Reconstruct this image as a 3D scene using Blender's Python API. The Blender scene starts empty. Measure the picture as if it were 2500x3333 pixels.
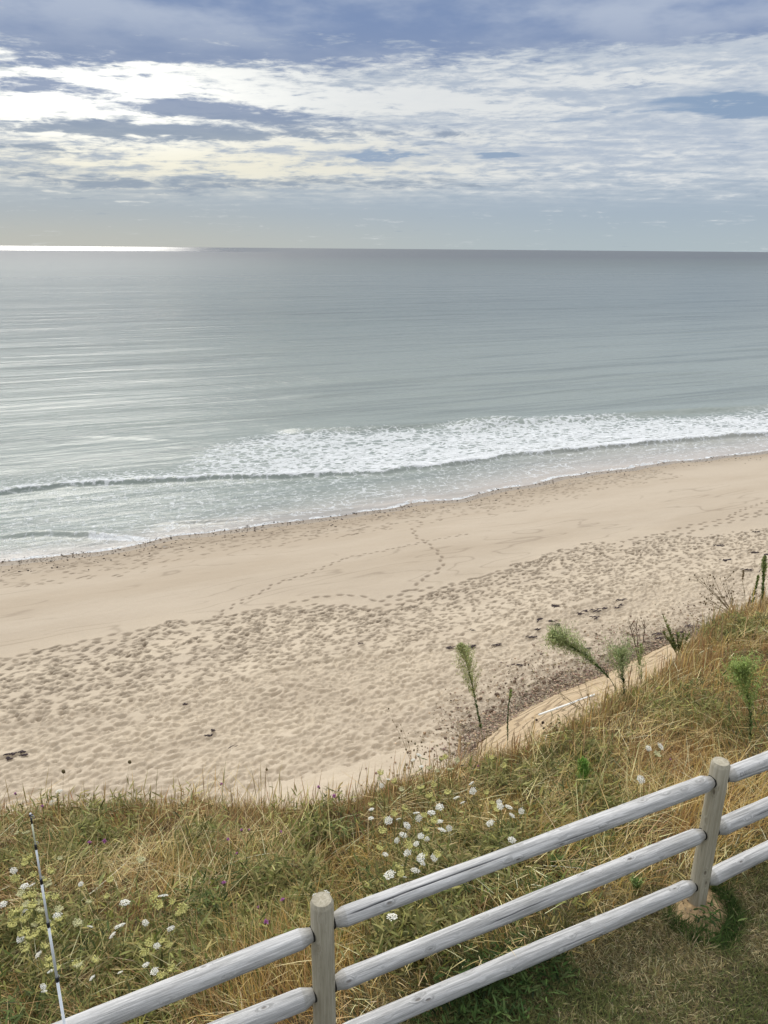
import bpy, math
import numpy as np

scn = bpy.context.scene
COL = scn.collection
rng = np.random.default_rng(7)

# ------------------------------------------------------------------ camera
F = 2503.0                       # focal length in photo pixels (photo 2500 x 3333)
PITCH, ROLL, CZ = math.radians(18.9), math.radians(0.48), 4.02
cam = bpy.data.cameras.new('camera')
cam.sensor_fit = 'VERTICAL'
cam.sensor_height = 36.0
cam.lens = F / 3333.0 * 36.0
cam.clip_start, cam.clip_end = 0.05, 300000.0
cam_o = bpy.data.objects.new('camera', cam)
COL.objects.link(cam_o)
from mathutils import Matrix
cam_o.matrix_world = (Matrix.Translation((0, 0, CZ)) @ Matrix.Rotation(math.pi / 2 - PITCH, 4, 'X')
                      @ Matrix.Rotation(ROLL, 4, 'Z'))
scn.camera = cam_o

# ------------------------------------------------------------------ exposure
vs = scn.view_settings
vs.view_transform = 'Standard'
vs.look = 'None'
vs.gamma = 1.0
vs.exposure = 0.0
scn.display_settings.display_device = 'sRGB'

# ------------------------------------------------------------------ sun
SUN_AZ, SUN_EL = math.radians(-24.0), math.radians(40.0)
sun = bpy.data.lights.new('sun', 'SUN')
sun.energy = 1.6
sun.angle = math.radians(28.0)
sun.color = (1.0, 0.95, 0.87)
sun_o = bpy.data.objects.new('sun', sun)
COL.objects.link(sun_o)
sd = np.array([math.sin(SUN_AZ) * math.cos(SUN_EL), math.cos(SUN_AZ) * math.cos(SUN_EL), math.sin(SUN_EL)])
from mathutils import Vector
sun_o.rotation_euler = Vector(-sd).to_track_quat('-Z', 'Y').to_euler()

# ------------------------------------------------------------------ pixel <-> place
AL = math.radians(24.6)          # the coast runs 24.6 degrees off the camera's x axis
CA, SA = math.cos(AL), math.sin(AL)


def ray(px, py):
    x = (px - 1250.0) / F
    y = -(py - 1666.5) / F
    c, s = math.cos(ROLL), math.sin(ROLL)
    xr, yr = x * c - y * s, x * s + y * c
    return np.array([xr, math.cos(PITCH) + yr * math.sin(PITCH), -math.sin(PITCH) + yr * math.cos(PITCH)])


def azel(px, py):
    d = ray(px, py)
    return math.degrees(math.atan2(d[0], d[1])), math.degrees(math.atan2(d[2], math.hypot(d[0], d[1])))


def at_z(px, py, z):
    d = ray(px, py)
    t = (z - CZ) / d[2]
    return np.array([d[0] * t, d[1] * t, z])


def at_depth(px, py, p):
    """point on the pixel's ray at the same camera depth as point p"""
    cd = math.cos(PITCH) * p[1] - math.sin(PITCH) * (p[2] - CZ)
    return ray(px, py) * cd + np.array([0, 0, CZ])


def to_us(x, y):
    return x * CA + y * SA, -x * SA + y * CA


def to_xy(u, s):
    return u * CA - s * SA, u * SA + s * CA


# ------------------------------------------------------------------ node helpers
class NT:
    def __init__(self, tree):
        self.t = tree
        self.t.nodes.clear()

    def node(self, typ, **kw):
        n = self.t.nodes.new(typ)
        for k, v in kw.items():
            setattr(n, k, v)
        return n

    def put(self, sock, v):
        if hasattr(v, 'is_linked') or isinstance(v, bpy.types.NodeSocket):
            self.t.links.new(v, sock)
        elif v is not None:
            if isinstance(v, (tuple, list)) and len(v) == 3 and sock.type == 'RGBA':
                v = (*v, 1.0)
            sock.default_value = v

    def m(self, op, a, b=None, c=None, clamp=False):
        n = self.node('ShaderNodeMath', operation=op, use_clamp=clamp)
        self.put(n.inputs[0], a)
        if b is not None:
            self.put(n.inputs[1], b)
        if c is not None:
            self.put(n.inputs[2], c)
        return n.outputs[0]

    def vm(self, op, a, b=None):
        n = self.node('ShaderNodeVectorMath', operation=op)
        self.put(n.inputs[0], a)
        if b is not None:
            self.put(n.inputs[1], b)
        return n.outputs['Value'] if op in ('DOT_PRODUCT', 'LENGTH') else n.outputs[0]

    def xyz(self, x, y, z=0.0):
        n = self.node('ShaderNodeCombineXYZ')
        for i, v in enumerate((x, y, z)):
            self.put(n.inputs[i], v)
        return n.outputs[0]

    def sep(self, v):
        n = self.node('ShaderNodeSeparateXYZ')
        self.put(n.inputs[0], v)
        return n.outputs

    def ss(self, v, lo, hi, a=0.0, b=1.0, smooth=True):
        n = self.node('ShaderNodeMapRange', interpolation_type='SMOOTHSTEP' if smooth else 'LINEAR')
        for i, q in enumerate((v, lo, hi, a, b)):
            self.put(n.inputs[i], q)
        return n.outputs[0]

    def mix(self, f, a, b):
        n = self.node('ShaderNodeMix', data_type='RGBA')
        self.put(n.inputs[0], f)
        self.put(n.inputs[6], a)
        self.put(n.inputs[7], b)
        return n.outputs[2]

    def noise(self, vec, scale=1.0, detail=4.0, rough=0.55, dist=0.0, color=False):
        n = self.node('ShaderNodeTexNoise')
        self.put(n.inputs['Vector'], vec)
        n.inputs['Scale'].default_value = scale
        n.inputs['Detail'].default_value = detail
        n.inputs['Roughness'].default_value = rough
        n.inputs['Distortion'].default_value = dist
        return n.outputs['Color' if color else 'Fac']

    def voronoi(self, vec, scale, feature='F1', rand=1.0):
        n = self.node('ShaderNodeTexVoronoi', feature=feature)
        self.put(n.inputs['Vector'], vec)
        n.inputs['Scale'].default_value = scale
        n.inputs['Randomness'].default_value = rand
        return n.outputs['Distance']

    def mapping(self, vec, scale=(1, 1, 1), rot=(0, 0, 0), loc=(0, 0, 0)):
        n = self.node('ShaderNodeMapping')
        self.put(n.inputs[0], vec)
        n.inputs['Location'].default_value = loc
        n.inputs['Rotation'].default_value = rot
        n.inputs['Scale'].default_value = scale
        return n.outputs[0]

    def attr(self, name, out='Fac'):
        n = self.node('ShaderNodeAttribute', attribute_name=name)
        return n.outputs[out]

    def bump(self, h, dist, strength=1.0, normal=None):
        n = self.node('ShaderNodeBump')
        self.put(n.inputs['Strength'], strength)
        n.inputs['Distance'].default_value = dist
        self.put(n.inputs['Height'], h)
        if normal is not None:
            self.put(n.inputs['Normal'], normal)
        return n.outputs[0]


def srgb(r, g, b):
    return tuple(((c / 255 + 0.055) / 1.055) ** 2.4 if c > 10 else c / 255 / 12.92 for c in (r, g, b))


# ------------------------------------------------------------------ sky
world = bpy.data.worlds.new('World')
scn.world = world
world.use_nodes = True
W = NT(world.node_tree)
tc = W.node('ShaderNodeTexCoord')
d = W.vm('NORMALIZE', tc.outputs['Generated'])
dx, dy, dz = W.sep(d)
DEG = 180 / math.pi
az = W.m('MULTIPLY', W.m('ARCTAN2', dx, dy), DEG)
el = W.m('MULTIPLY', W.m('ARCSINE', dz), DEG)
zz = W.m('ADD', W.m('MAXIMUM', dz, 0.0), 0.035)
pl = W.xyz(W.m('DIVIDE', dx, zz), W.m('DIVIDE', dy, zz))
# wind-drawn warp of the cloud layers
wa = W.noise(W.xyz(W.m('MULTIPLY', az, 0.09), W.m('MULTIPLY', el, 0.42), 3.1), 1.0, 5, 0.6, color=True)
wr, wg, wb = W.sep(wa)
az2 = W.m('ADD', az, W.m('MULTIPLY', W.m('SUBTRACT', wr, 0.5), 9.0))
el2 = W.m('ADD', el, W.m('MULTIPLY', W.m('SUBTRACT', wg, 0.5), 2.6))
flk = W.noise(W.xyz(W.m('MULTIPLY', az, 0.40), W.m('MULTIPLY', el, 1.9), 5.5), 1.0, 9, 0.64, 0.5)      # broken cloudlets
rip = W.noise(W.xyz(W.m('ADD', W.m('MULTIPLY', az, 0.75), W.m('MULTIPLY', el, 0.7)), W.m('SUBTRACT', W.m('MULTIPLY', el, 4.6), W.m('MULTIPLY', az, 0.22)), 1.5),
              1.0, 5, 0.6, 0.3)                              # mackerel ripples
fine = W.m('ADD', W.m('MULTIPLY', flk, 0.62), W.m('MULTIPLY', rip, 0.38))
fine2 = W.noise(W.vm('MULTIPLY', pl, (0.5, 1.7, 1)), 1.5, 9, 0.66, 0.25)
soft = W.noise(W.xyz(W.m('MULTIPLY', az, 0.11), W.m('MULTIPLY', el, 0.35), 9.7), 1.0, 5, 0.55)
cuv = W.xyz(az2, el2)


def blobs(rows, coord):
    acc = 0.0
    for px, py, rx, ry, w in rows:
        a, e = azel(px, py)
        a2, _ = azel(px + 50, py)
        _, e2 = azel(px, py + 20)
        ra, re = abs(a2 - a) / 50 * rx, abs(e2 - e) / 20 * ry
        dd = W.vm('MULTIPLY', W.vm('SUBTRACT', coord, (a, e, 0)), (1 / ra, 1 / re, 0))
        g = W.m('POWER', 0.3679, W.vm('DOT_PRODUCT', dd, dd))
        acc = W.m('MULTIPLY_ADD', g, w, acc)
    return acc


BRIGHT = [(330, 280, 430, 75, 1.1), (760, 250, 420, 40, .75), (170, 365, 330, 50, 1.0), (1050, 325, 520, 34, .85),
          (1400, 318, 350, 34, .7), (1800, 235, 480, 42, .62), (2280, 235, 330, 34, .55), (1720, 350, 360, 24, .62),
          (1500, 420, 420, 45, .3), (480, 490, 470, 30, .72), (250, 455, 260, 14, .5), (1050, 478, 380, 26, .62),
          (700, 540, 420, 24, .55), (1150, 560, 560, 20, .62), (1750, 470, 520, 26, .45), (1900, 560, 520, 34, .3),
          (2300, 505, 400, 14, .42), (60, 520, 260, 14, .4), (2250, 590, 350, 20, .25), (250, 605, 300, 8, .4),
          (150, 655, 200, 5, .35), (470, 655, 120, 4, .35), (1500, 625, 400, 8, .25), (2300, 640, 350, 6, .28)]
DARK = [(1250, 20, 2600, 120, 1.5), (300, 130, 700, 60, .8), (2200, 90, 600, 50, .5), (1000, 190, 560, 45, .6), (1500, 175, 350, 40, .35), (90, 205, 190, 34, .85),
        (420, 190, 260, 16, .4), (110, 292, 190, 20, .95), (640, 345, 250, 30, 1.0), (880, 372, 340, 28, .75),
        (380, 428, 400, 26, 1.15), (760, 430, 380, 36, .6), (90, 490, 190, 18, .85), (1250, 418, 420, 24, .35),
        (1300, 455, 420, 16, .42), (150, 570, 380, 22, .5), (700, 592, 560, 26, .6), (1250, 605, 560, 20, .5),
        (650, 285, 260, 9, .45), (300, 640, 500, 14, .25), (330, 255, 60, 12, .4), (450, 250, 40, 14, .5)]
BLUE = [(1210, 516, 150, 13, 1.0), (1640, 520, 160, 12, .85), (2250, 325, 330, 36, .75), (2400, 365, 280, 26, .6),
        (2420, 478, 180, 9, .45), (1820, 380, 300, 9, .4)]
fb = blobs(BRIGHT, cuv)
fd = blobs(DARK, cuv)
fg = blobs(BLUE, cuv)
glow = blobs([(280, 300, 620, 190, 1.0)], W.xyz(az, el))
warm = blobs([(520, 520, 900, 120, 1.0)], W.xyz(az, el))
left = W.ss(az, -26, 20, 1.0, 0.0)

# clear air between the clouds: Nishita sky seen through thin haze
ns = W.node('ShaderNodeTexSky', sky_type='NISHITA', sun_disc=False)
ns.sun_elevation = SUN_EL
ns.sun_rotation = SUN_AZ
ns.altitude = 10
ns.air_density = 1.2
ns.dust_density = 1.5
nish = W.vm('MULTIPLY', ns.outputs[0], (0.05, 0.05, 0.05))
blue = W.mix(0.75, nish, srgb(141, 166, 200))
haze_c = W.mix(left, srgb(175, 188, 194), srgb(190, 191, 183))
haze_m = W.mix(left, srgb(166, 181, 195), srgb(174, 184, 191))
base = W.mix(W.ss(el, 0.0, 3.2), haze_c, haze_m)
base = W.mix(W.ss(el, 2.4, 6.5), base, W.mix(left, srgb(178, 190, 206), srgb(178, 188, 200)))
# thin white veil
veil = W.m('MULTIPLY', W.ss(W.m('ADD', W.m('MULTIPLY', fine2, 0.35), W.m('MULTIPLY', fine, 0.65)), 0.40, 0.60),
           W.m('MULTIPLY', W.ss(el, 2.2, 4.8), W.ss(el, 10.8, 12.6, 1.0, 0.1)))
brightc = W.mix(W.m('MULTIPLY', warm, 0.85), srgb(226, 229, 230), (0.86, 0.81, 0.62, 1))
brightc = W.mix(W.m('MINIMUM', glow, 1.0), brightc, (1.3, 1.29, 1.2, 1))
col = W.mix(W.m('MULTIPLY', veil, W.ss(az, -20, 22, .85, .62)), base, brightc)
# blue gaps
col = W.mix(W.ss(W.m('ADD', fg, W.m('MULTIPLY', W.m('SUBTRACT', fine2, 0.5), 1.1)), 0.32, 0.62), col, blue)
# bright sunlit edges
bm = W.ss(W.m('ADD', fb, W.m('ADD', W.m('MULTIPLY', W.m('SUBTRACT', fine, 0.5), 3.4),
                             W.m('MULTIPLY', W.m('SUBTRACT', fine2, 0.5), 1.2))), 0.22, 0.95)
col = W.mix(W.m('MULTIPLY', bm, 0.88), col, brightc)
# shaded undersides
darkc = W.mix(W.ss(el, 4.5, 10.5), srgb(150, 163, 180), srgb(133, 150, 181))
darkc = W.mix(W.ss(el, 10.5, 14.0), darkc, W.mix(W.ss(soft, .36, .66), srgb(120, 142, 181), srgb(174, 186, 207)))
darkc = W.mix(W.ss(el, 6.0, 8.6), srgb(152, 165, 180), darkc)
dm = W.ss(W.m('ADD', fd, W.m('ADD', W.m('MULTIPLY', W.m('SUBTRACT', fine, 0.5), -2.6),
                             W.m('MULTIPLY', W.m('SUBTRACT', fine2, 0.5), 1.3))), 0.26, 0.92)
col = W.mix(W.m('MULTIPLY', dm, 0.92), col, darkc)
# unseen overcast above the view, brightened toward the sun to light the land
upc = W.mix(soft, (0.90, 0.925, 0.98, 1), (1.10, 1.10, 1.11, 1))
toward = W.ss(W.vm('DOT_PRODUCT', d, (float(sd[0]), float(sd[1]), float(sd[2]))), -0.5, 0.95)
upc = W.vm('MULTIPLY', upc, W.xyz(W.m('MULTIPLY_ADD', toward, 1.60, .20), W.m('MULTIPLY_ADD', toward, 1.58, .215), W.m('MULTIPLY_ADD', toward, 1.52, .25)))
col = W.mix(W.ss(el, 22.0, 42.0), col, upc)
bg = W.node('ShaderNodeBackground')
W.put(bg.inputs[0], col)
bg.inputs[1].default_value = 1.0
wo = W.node('ShaderNodeOutputWorld')
W.t.links.new(bg.outputs[0], wo.inputs[0])
world.cycles.sampling_method = 'MANUAL'
world.cycles.sample_map_resolution = 512

# ------------------------------------------------------------------ numpy noise


def _hash(ix, iy, seed):
    h = (ix.astype(np.int64) * 374761393 + iy.astype(np.int64) * 668265263 + seed * 1442695041) & 0xFFFFFFFF
    h = ((h ^ (h >> 13)) * 1274126177) & 0xFFFFFFFF
    return ((h ^ (h >> 16)) & 0xFFFF) / 65535.0


def vnoise(x, y, seed=0):
    x = np.asarray(x, float); y = np.asarray(y, float)
    ix, iy = np.floor(x), np.floor(y)
    fx, fy = x - ix, y - iy
    fx, fy = fx * fx * (3 - 2 * fx), fy * fy * (3 - 2 * fy)
    a, b = _hash(ix, iy, seed), _hash(ix + 1, iy, seed)
    c, e = _hash(ix, iy + 1, seed), _hash(ix + 1, iy + 1, seed)
    return (a + (b - a) * fx) * (1 - fy) + (c + (e - c) * fx) * fy


def fbm(x, y, seed=0, oct=4, gain=0.5):
    x = np.asarray(x, float); y = np.asarray(y, float)
    v = 0; a = 1.0; t = 0
    for i in range(oct):
        v = v + a * vnoise(x * 2 ** i + 17.3 * i, y * 2 ** i - 9.1 * i, seed + i)
        t += a; a *= gain
    return v / t


def sstep(x, a, b):
    t = np.clip((np.asarray(x, float) - a) / (b - a), 0, 1)
    return t * t * (3 - 2 * t)


# ------------------------------------------------------------------ the lie of the land, in coast coordinates (u along, s seaward)
SEA_Z, TOE_S = -16.0, 22.5
FENCE_S = 2.66


def bank_z(u, s):
    q = np.maximum(np.asarray(s, float) - 2.95, 0)
    z = -0.20 * q - 0.022 * q * q
    return z + (fbm(np.asarray(u) * 0.9, np.asarray(s) * 0.9, 5, 3) - 0.5) * 0.34 * sstep(s, 2.9, 4.0)


def poly_us(pts, z):
    return np.array([to_us(*at_z(x, y, z)[:2]) for x, y in pts])


def edge_curve():
    px = [(-300, 2680), (0, 2650), (130, 2622), (350, 2592), (520, 2588), (650, 2556), (780, 2580), (1000, 2580),
          (1150, 2575), (1250, 2540), (1400, 2480), (1510, 2448), (1631, 2416), (1721, 2385), (1842, 2352),
          (1917, 2300), (2000, 2240), (2115, 2206), (2180, 2145), (2235, 2105), (2290, 2060), (2330, 2015),
          (2400, 1970), (2500, 1940), (2620, 1910)]
    out = []
    for x, y in px:
        dr = ray(x, y)
        t = np.linspace(3, 30, 4000)
        u, s = to_us(dr[0] * t, dr[1] * t)
        z = CZ + dr[2] * t
        q = np.maximum(s - 2.95, 0)
        g = -0.20 * q - 0.022 * q * q + 0.15
        i = np.argmax(z < g)
        out.append((u[i], s[i]))
    out = np.array(out)
    return out[np.argsort(out[:, 0])]


EDGE = edge_curve()


def edge_s(u):
    u = np.asarray(u, float)
    return np.interp(u, EDGE[:, 0], EDGE[:, 1]) + (fbm(u * 1.7, 0 * u, 31, 3) - .5) * .25


def toe_s(u):
    u = np.asarray(u, float)
    return np.interp(u, [-10, 9, 11.4, 12.8, 13.6, 15.6, 18.3, 21.4, 25.9, 40, 200], [17, 17.5, 19.0, 20.4, 21.5, 22.3, 23.1, 23.6, 24.6, 25, 25])


def sand_z(u, s):
    u = np.asarray(u, float); s = np.asarray(s, float)
    sh = shore_s(u)
    up = -13.9 - 0.35 * sstep(s, 22, 37) + (fbm(u * .08, s * .12, 77, 3) - .5) * .5 * (1 - sstep(s, 40, 50))
    k = np.clip((s - 36.5) / (sh - 36.5), 0, 3)
    dn = np.where(k < 1, (-16 + 14.25) * k ** 1.25, -1.75 - (s - sh) * .07)
    return up + dn


SHORE = poly_us([(0, 1835), (300, 1800), (620, 1745), (900, 1705), (1250, 1660), (1500, 1625), (1850, 1555), (2200, 1505),
                 (2500, 1470)], SEA_Z)


def shore_s(u):
    u = np.asarray(u, float)
    return (np.interp(u, np.r_[-60, SHORE[:, 0], 160], np.r_[53.5, SHORE[:, 1], 56.5])
            + (fbm(u * .25, 0 * u, 12, 3) - .5) * 1.1)


def cliff_z(u, s):
    """soft sandstone slope between the grass edge and the foot"""
    e, t = edge_s(u), toe_s(u)
    ze = bank_z(u, e) - 0.05
    k = np.clip((s - e) / (t - e), 0, 1.1)
    drop = 0.62 * k + 0.38 * (1 - (1 - np.minimum(k, 1)) ** 2.2)
    z = ze + (-14.0 - ze) * drop
    return z


def ground_z(u, s):
    u = np.asarray(u, float); s = np.asarray(s, float)
    z = np.where(s < edge_s(u), bank_z(u, s), np.maximum(cliff_z(u, s), sand_z(u, s)))
    return z


def hit(px, py, h=0.0, tmax=130.0):
    """where the ray through a photo pixel meets the ground raised by h"""
    dr = ray(px, py)
    t = np.geomspace(2.5, tmax, 3000)
    u, s = to_us(dr[0] * t, dr[1] * t)
    below = (CZ + dr[2] * t) < ground_z(u, s) + h
    i = int(np.argmax(below)) if below.any() else len(t) - 1
    p = dr * t[i] + np.array([0, 0, CZ])
    return p


# ------------------------------------------------------------------ mesh helpers
def mesh_from(name, verts, quads=None, tris=None, mat=None, cols=None, attrs=None, smooth=False):
    me = bpy.data.meshes.new(name)
    verts = np.asarray(verts, np.float32)
    quads = np.zeros((0, 4), np.int32) if quads is None else np.asarray(quads, np.int32).reshape(-1, 4)
    tris = np.zeros((0, 3), np.int32) if tris is None else np.asarray(tris, np.int32).reshape(-1, 3)
    me.vertices.add(len(verts))
    me.vertices.foreach_set('co', verts.ravel())
    nl = quads.size + tris.size
    me.loops.add(nl)
    me.loops.foreach_set('vertex_index', np.concatenate([quads.ravel(), tris.ravel()]))
    me.polygons.add(len(quads) + len(tris))
    starts = np.concatenate([np.arange(len(quads)) * 4, quads.size + np.arange(len(tris)) * 3]).astype(np.int32)
    me.polygons.foreach_set('loop_start', starts)
    if cols is not None:
        a = me.attributes.new('Col', 'FLOAT_COLOR', 'POINT')
        c = np.ones((len(verts), 4), np.float32)
        c[:, :3] = cols
        a.data.foreach_set('color', c.ravel())
    for k, v in (attrs or {}).items():
        a = me.attributes.new(k, 'FLOAT', 'POINT')
        a.data.foreach_set('value', np.asarray(v, np.float32).ravel())
    me.update(calc_edges=True)
    me.polygons.foreach_set('use_smooth', np.full(len(me.polygons), smooth))
    if mat is not None:
        me.materials.append(mat)
    return me


def link(name, me, parent=None, loc=None):
    o = bpy.data.objects.new(name, me)
    COL.objects.link(o)
    if parent is not None:
        o.parent = parent
    if loc is not None:
        o.location = loc
    return o


def tag(o, label=None, cat=None, group=None, kind=None):
    if label: o['label'] = label
    if cat: o['category'] = cat
    if group: o['group'] = group
    if kind: o['kind'] = kind
    return o


def empty(name, loc, label, cat, group=None):
    o = bpy.data.objects.new(name, None)
    COL.objects.link(o)
    o.location = loc
    o.empty_display_size = .1
    return tag(o, label, cat, group)


def grid_quads(n, m):
    i, j = np.meshgrid(np.arange(n - 1), np.arange(m - 1), indexing='ij')
    a = (i * m + j).ravel()
    return np.stack([a, a + m, a + m + 1, a + 1], 1)


class Build:
    """gathers tubes, blades and lumps, then links them as one mesh object"""

    def __init__(self):
        self.v, self.q, self.t, self.c, self.n = [], [], [], [], 0

    def add(self, v, q=None, t=None, c=(1, 1, 1)):
        v = np.asarray(v, float)
        self.v.append(v)
        if q is not None and len(q): self.q.append(np.asarray(q) + self.n)
        if t is not None and len(t): self.t.append(np.asarray(t) + self.n)
        self.c.append(np.broadcast_to(np.asarray(c, float), (len(v), 3)))
        self.n += len(v)

    def tube(self, pts, rad, sides=6, c=(1, 1, 1), cap=True):
        pts = np.asarray(pts, float)
        k = len(pts)
        rad = np.broadcast_to(np.asarray(rad, float), (k,))
        tan = np.gradient(pts, axis=0)
        tan /= np.linalg.norm(tan, axis=1, keepdims=True) + 1e-9
        ref = np.array([0, 0, 1.]) if abs(tan[0, 2]) < .9 else np.array([1., 0, 0])
        n1 = np.cross(tan, ref)
        n1 /= np.linalg.norm(n1, axis=1, keepdims=True) + 1e-9
        n2 = np.cross(tan, n1)
        a = np.linspace(0, 2 * math.pi, sides, endpoint=False)
        v = (pts[:, None] + rad[:, None, None] * (np.cos(a)[None, :, None] * n1[:, None] + np.sin(a)[None, :, None] * n2[:, None]))
        v = v.reshape(-1, 3)
        q = []
        for i in range(k - 1):
            for j in range(sides):
                j2 = (j + 1) % sides
                q.append((i * sides + j, i * sides + j2, (i + 1) * sides + j2, (i + 1) * sides + j))
        t = []
        if cap:
            v = np.vstack([v, pts[0], pts[-1]])
            b0, b1 = k * sides, k * sides + 1
            for j in range(sides):
                j2 = (j + 1) % sides
                t.append((b0, j2, j))
                t.append((b1, (k - 1) * sides + j, (k - 1) * sides + j2))
        cc = c
        if np.ndim(c) == 2:
            cc = np.repeat(np.asarray(c, float), sides, 0)
            if cap: cc = np.vstack([cc, cc[0], cc[-1]])
        self.add(v, q, t, cc)

    def lump(self, p, r, c=(1, 1, 1), sq=(1, 1, 1), rough=0.15):
        v = ICO_V * (1 + rng.uniform(-rough, rough, (len(ICO_V), 1)))
        rot = rng.normal(size=(3, 3)); rot, _ = np.linalg.qr(rot)
        self.add((v @ rot.T) * r * np.asarray(sq) + np.asarray(p), None, ICO_F, c)

    def obj(self, name, mat, parent=None, smooth=False, loc=None):
        off = np.zeros(3) if loc is None else np.asarray(loc)
        me = mesh_from(name, np.vstack(self.v) - off, np.vstack(self.q) if self.q else None,
                       np.vstack(self.t) if self.t else None, mat, np.vstack(self.c), smooth=smooth)
        return link(name, me, parent)


def ico():
    g = (1 + 5 ** .5) / 2
    v = np.array([(-1, g, 0), (1, g, 0), (-1, -g, 0), (1, -g, 0), (0, -1, g), (0, 1, g), (0, -1, -g), (0, 1, -g),
                  (g, 0, -1), (g, 0, 1), (-g, 0, -1), (-g, 0, 1)], float)
    v /= np.linalg.norm(v[0])
    f = np.array([(0, 11, 5), (0, 5, 1), (0, 1, 7), (0, 7, 10), (0, 10, 11), (1, 5, 9), (5, 11, 4), (11, 10, 2), (10, 7, 6),
                  (7, 1, 8), (3, 9, 4), (3, 4, 2), (3, 2, 6), (3, 6, 8), (3, 8, 9), (4, 9, 5), (2, 4, 11), (6, 2, 10),
                  (8, 6, 7), (9, 8, 1)])
    return v, f


ICO_V, ICO_F = ico()


def blades(base, az, tilt, curve, L, w, col, prof=(1, .85, .55), twist=None, tipcol=1.0):
    """many grass blades or leaves at once -> verts, quads, tris, colours"""
    n = len(base)
    hd = np.stack([np.cos(az), np.sin(az), np.zeros(n)], 1)
    tw = rng.uniform(-1, 1, n) if twist is None else twist
    side = np.stack([-np.sin(az), np.cos(az), np.zeros(n)], 1) * np.cos(tw)[:, None] + hd * np.sin(tw)[:, None]
    p = base.copy()
    pts = [p]
    for k in range(3):
        a = tilt + curve * (k + .5) / 3
        p = p + (L / 3)[:, None] * (np.sin(a)[:, None] * hd + np.cos(a)[:, None] * np.array([0, 0, 1.]))
        pts.append(p)
    V = np.empty((n, 7, 3))
    for k in range(3):
        o = side * (w * .5 * prof[k])[:, None]
        V[:, 2 * k] = pts[k] - o
        V[:, 2 * k + 1] = pts[k] + o
    V[:, 6] = pts[3]
    i = np.arange(n) * 7
    Q = np.concatenate([np.stack([i, i + 1, i + 3, i + 2], 1), np.stack([i + 2, i + 3, i + 5, i + 4], 1)])
    T = np.stack([i + 4, i + 5, i + 6], 1)
    C = np.repeat(col[:, None, :], 7, 1)
    return V.reshape(-1, 3), Q, T, C.reshape(-1, 3)


# ------------------------------------------------------------------ materials
def new_mat(name):
    m = bpy.data.materials.new(name)
    m.use_nodes = True
    return m, NT(m.node_tree)


def finish(N, color, rough=0.8, normal=None, spec=0.5, extra=None):
    b = N.node('ShaderNodeBsdfPrincipled')
    N.put(b.inputs['Base Color'], color)
    N.put(b.inputs['Roughness'], rough)
    N.put(b.inputs['Specular IOR Level'], spec)
    if normal is not None:
        N.put(b.inputs['Normal'], normal)
    o = N.node('ShaderNodeOutputMaterial')
    N.t.links.new(b.outputs[0], o.inputs[0])
    return b, o


def mat_foliage(name, trans=0.3, rough=0.75):
    m, N = new_mat(name)
    c = N.attr('Col', 'Color')
    g = N.node('ShaderNodeNewGeometry')
    nz = N.noise(g.outputs['Position'], 38.0, 3, 0.6)
    c = N.mix(N.ss(nz, .35, .7, 0, .35), c, N.vm('MULTIPLY', c, (1.35, 1.25, 1.1)))
    b = N.node('ShaderNodeBsdfPrincipled')
    N.put(b.inputs['Base Color'], c)
    b.inputs['Roughness'].default_value = rough
    b.inputs['Specular IOR Level'].default_value = 0.25
    tr = N.node('ShaderNodeBsdfTranslucent')
    N.put(tr.inputs[0], c)
    mx = N.node('ShaderNodeMixShader')
    mx.inputs[0].default_value = trans
    N.t.links.new(b.outputs[0], mx.inputs[1])
    N.t.links.new(tr.outputs[0], mx.inputs[2])
    o = N.node('ShaderNodeOutputMaterial')
    N.t.links.new(mx.outputs[0], o.inputs[0])
    return m


M_GRASS = mat_foliage('grass_blades', .28)
M_PLANT = mat_foliage('plant_tissue', .22)
M_PETAL = mat_foliage('petals', .25, .9)


def mat_attr(name, rough=.9, scale=30., amt=.35, bump=.004, spec=.2):
    m, N = new_mat(name)
    c = N.attr('Col', 'Color')
    g = N.node('ShaderNodeNewGeometry')
    nz = N.noise(g.outputs['Position'], scale, 5, .6)
    c = N.mix(N.ss(nz, .3, .7), N.vm('MULTIPLY', c, (1 - amt,) * 3), N.vm('MULTIPLY', c, (1 + amt,) * 3))
    finish(N, c, rough, N.bump(nz, bump), spec)
    return m


M_DEBRIS = mat_attr('sea_wrack', .7, 25., .4)
M_STONE = mat_attr('pebble_stone', .85, 18., .35)
M_POLE = mat_attr('glazed_fibre', .35, 60., .05, .0005, .5)


def mat_soil():
    m, N = new_mat('bank_soil')
    g = N.node('ShaderNodeNewGeometry')
    P = g.outputs['Position']
    n = N.noise(P, 9, 7, .65)
    n2 = N.noise(P, 1.4, 4, .6)
    c = N.mix(N.ss(n, .3, .7), (.04, .028, .014, 1), (.15, .105, .055, 1))
    c = N.mix(N.ss(n2, .4, .62, 0, .6), c, (.075, .085, .03, 1))
    finish(N, c, .95, N.bump(n, .05))
    return m


def mat_lawn():
    m, N = new_mat('lawn_soil')
    g = N.node('ShaderNodeNewGeometry')
    P = g.outputs['Position']
    n = N.noise(P, 26, 6, .65)
    n2 = N.noise(P, 2.1, 4, .6)
    c = N.mix(N.ss(n, .3, .7), (.05, .038, .02, 1), (.15, .115, .065, 1))
    c = N.mix(N.ss(n2, .42, .62, 0, .55), c, (.07, .085, .03, 1))
    finish(N, c, .95, N.bump(n, .02))
    return m


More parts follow.
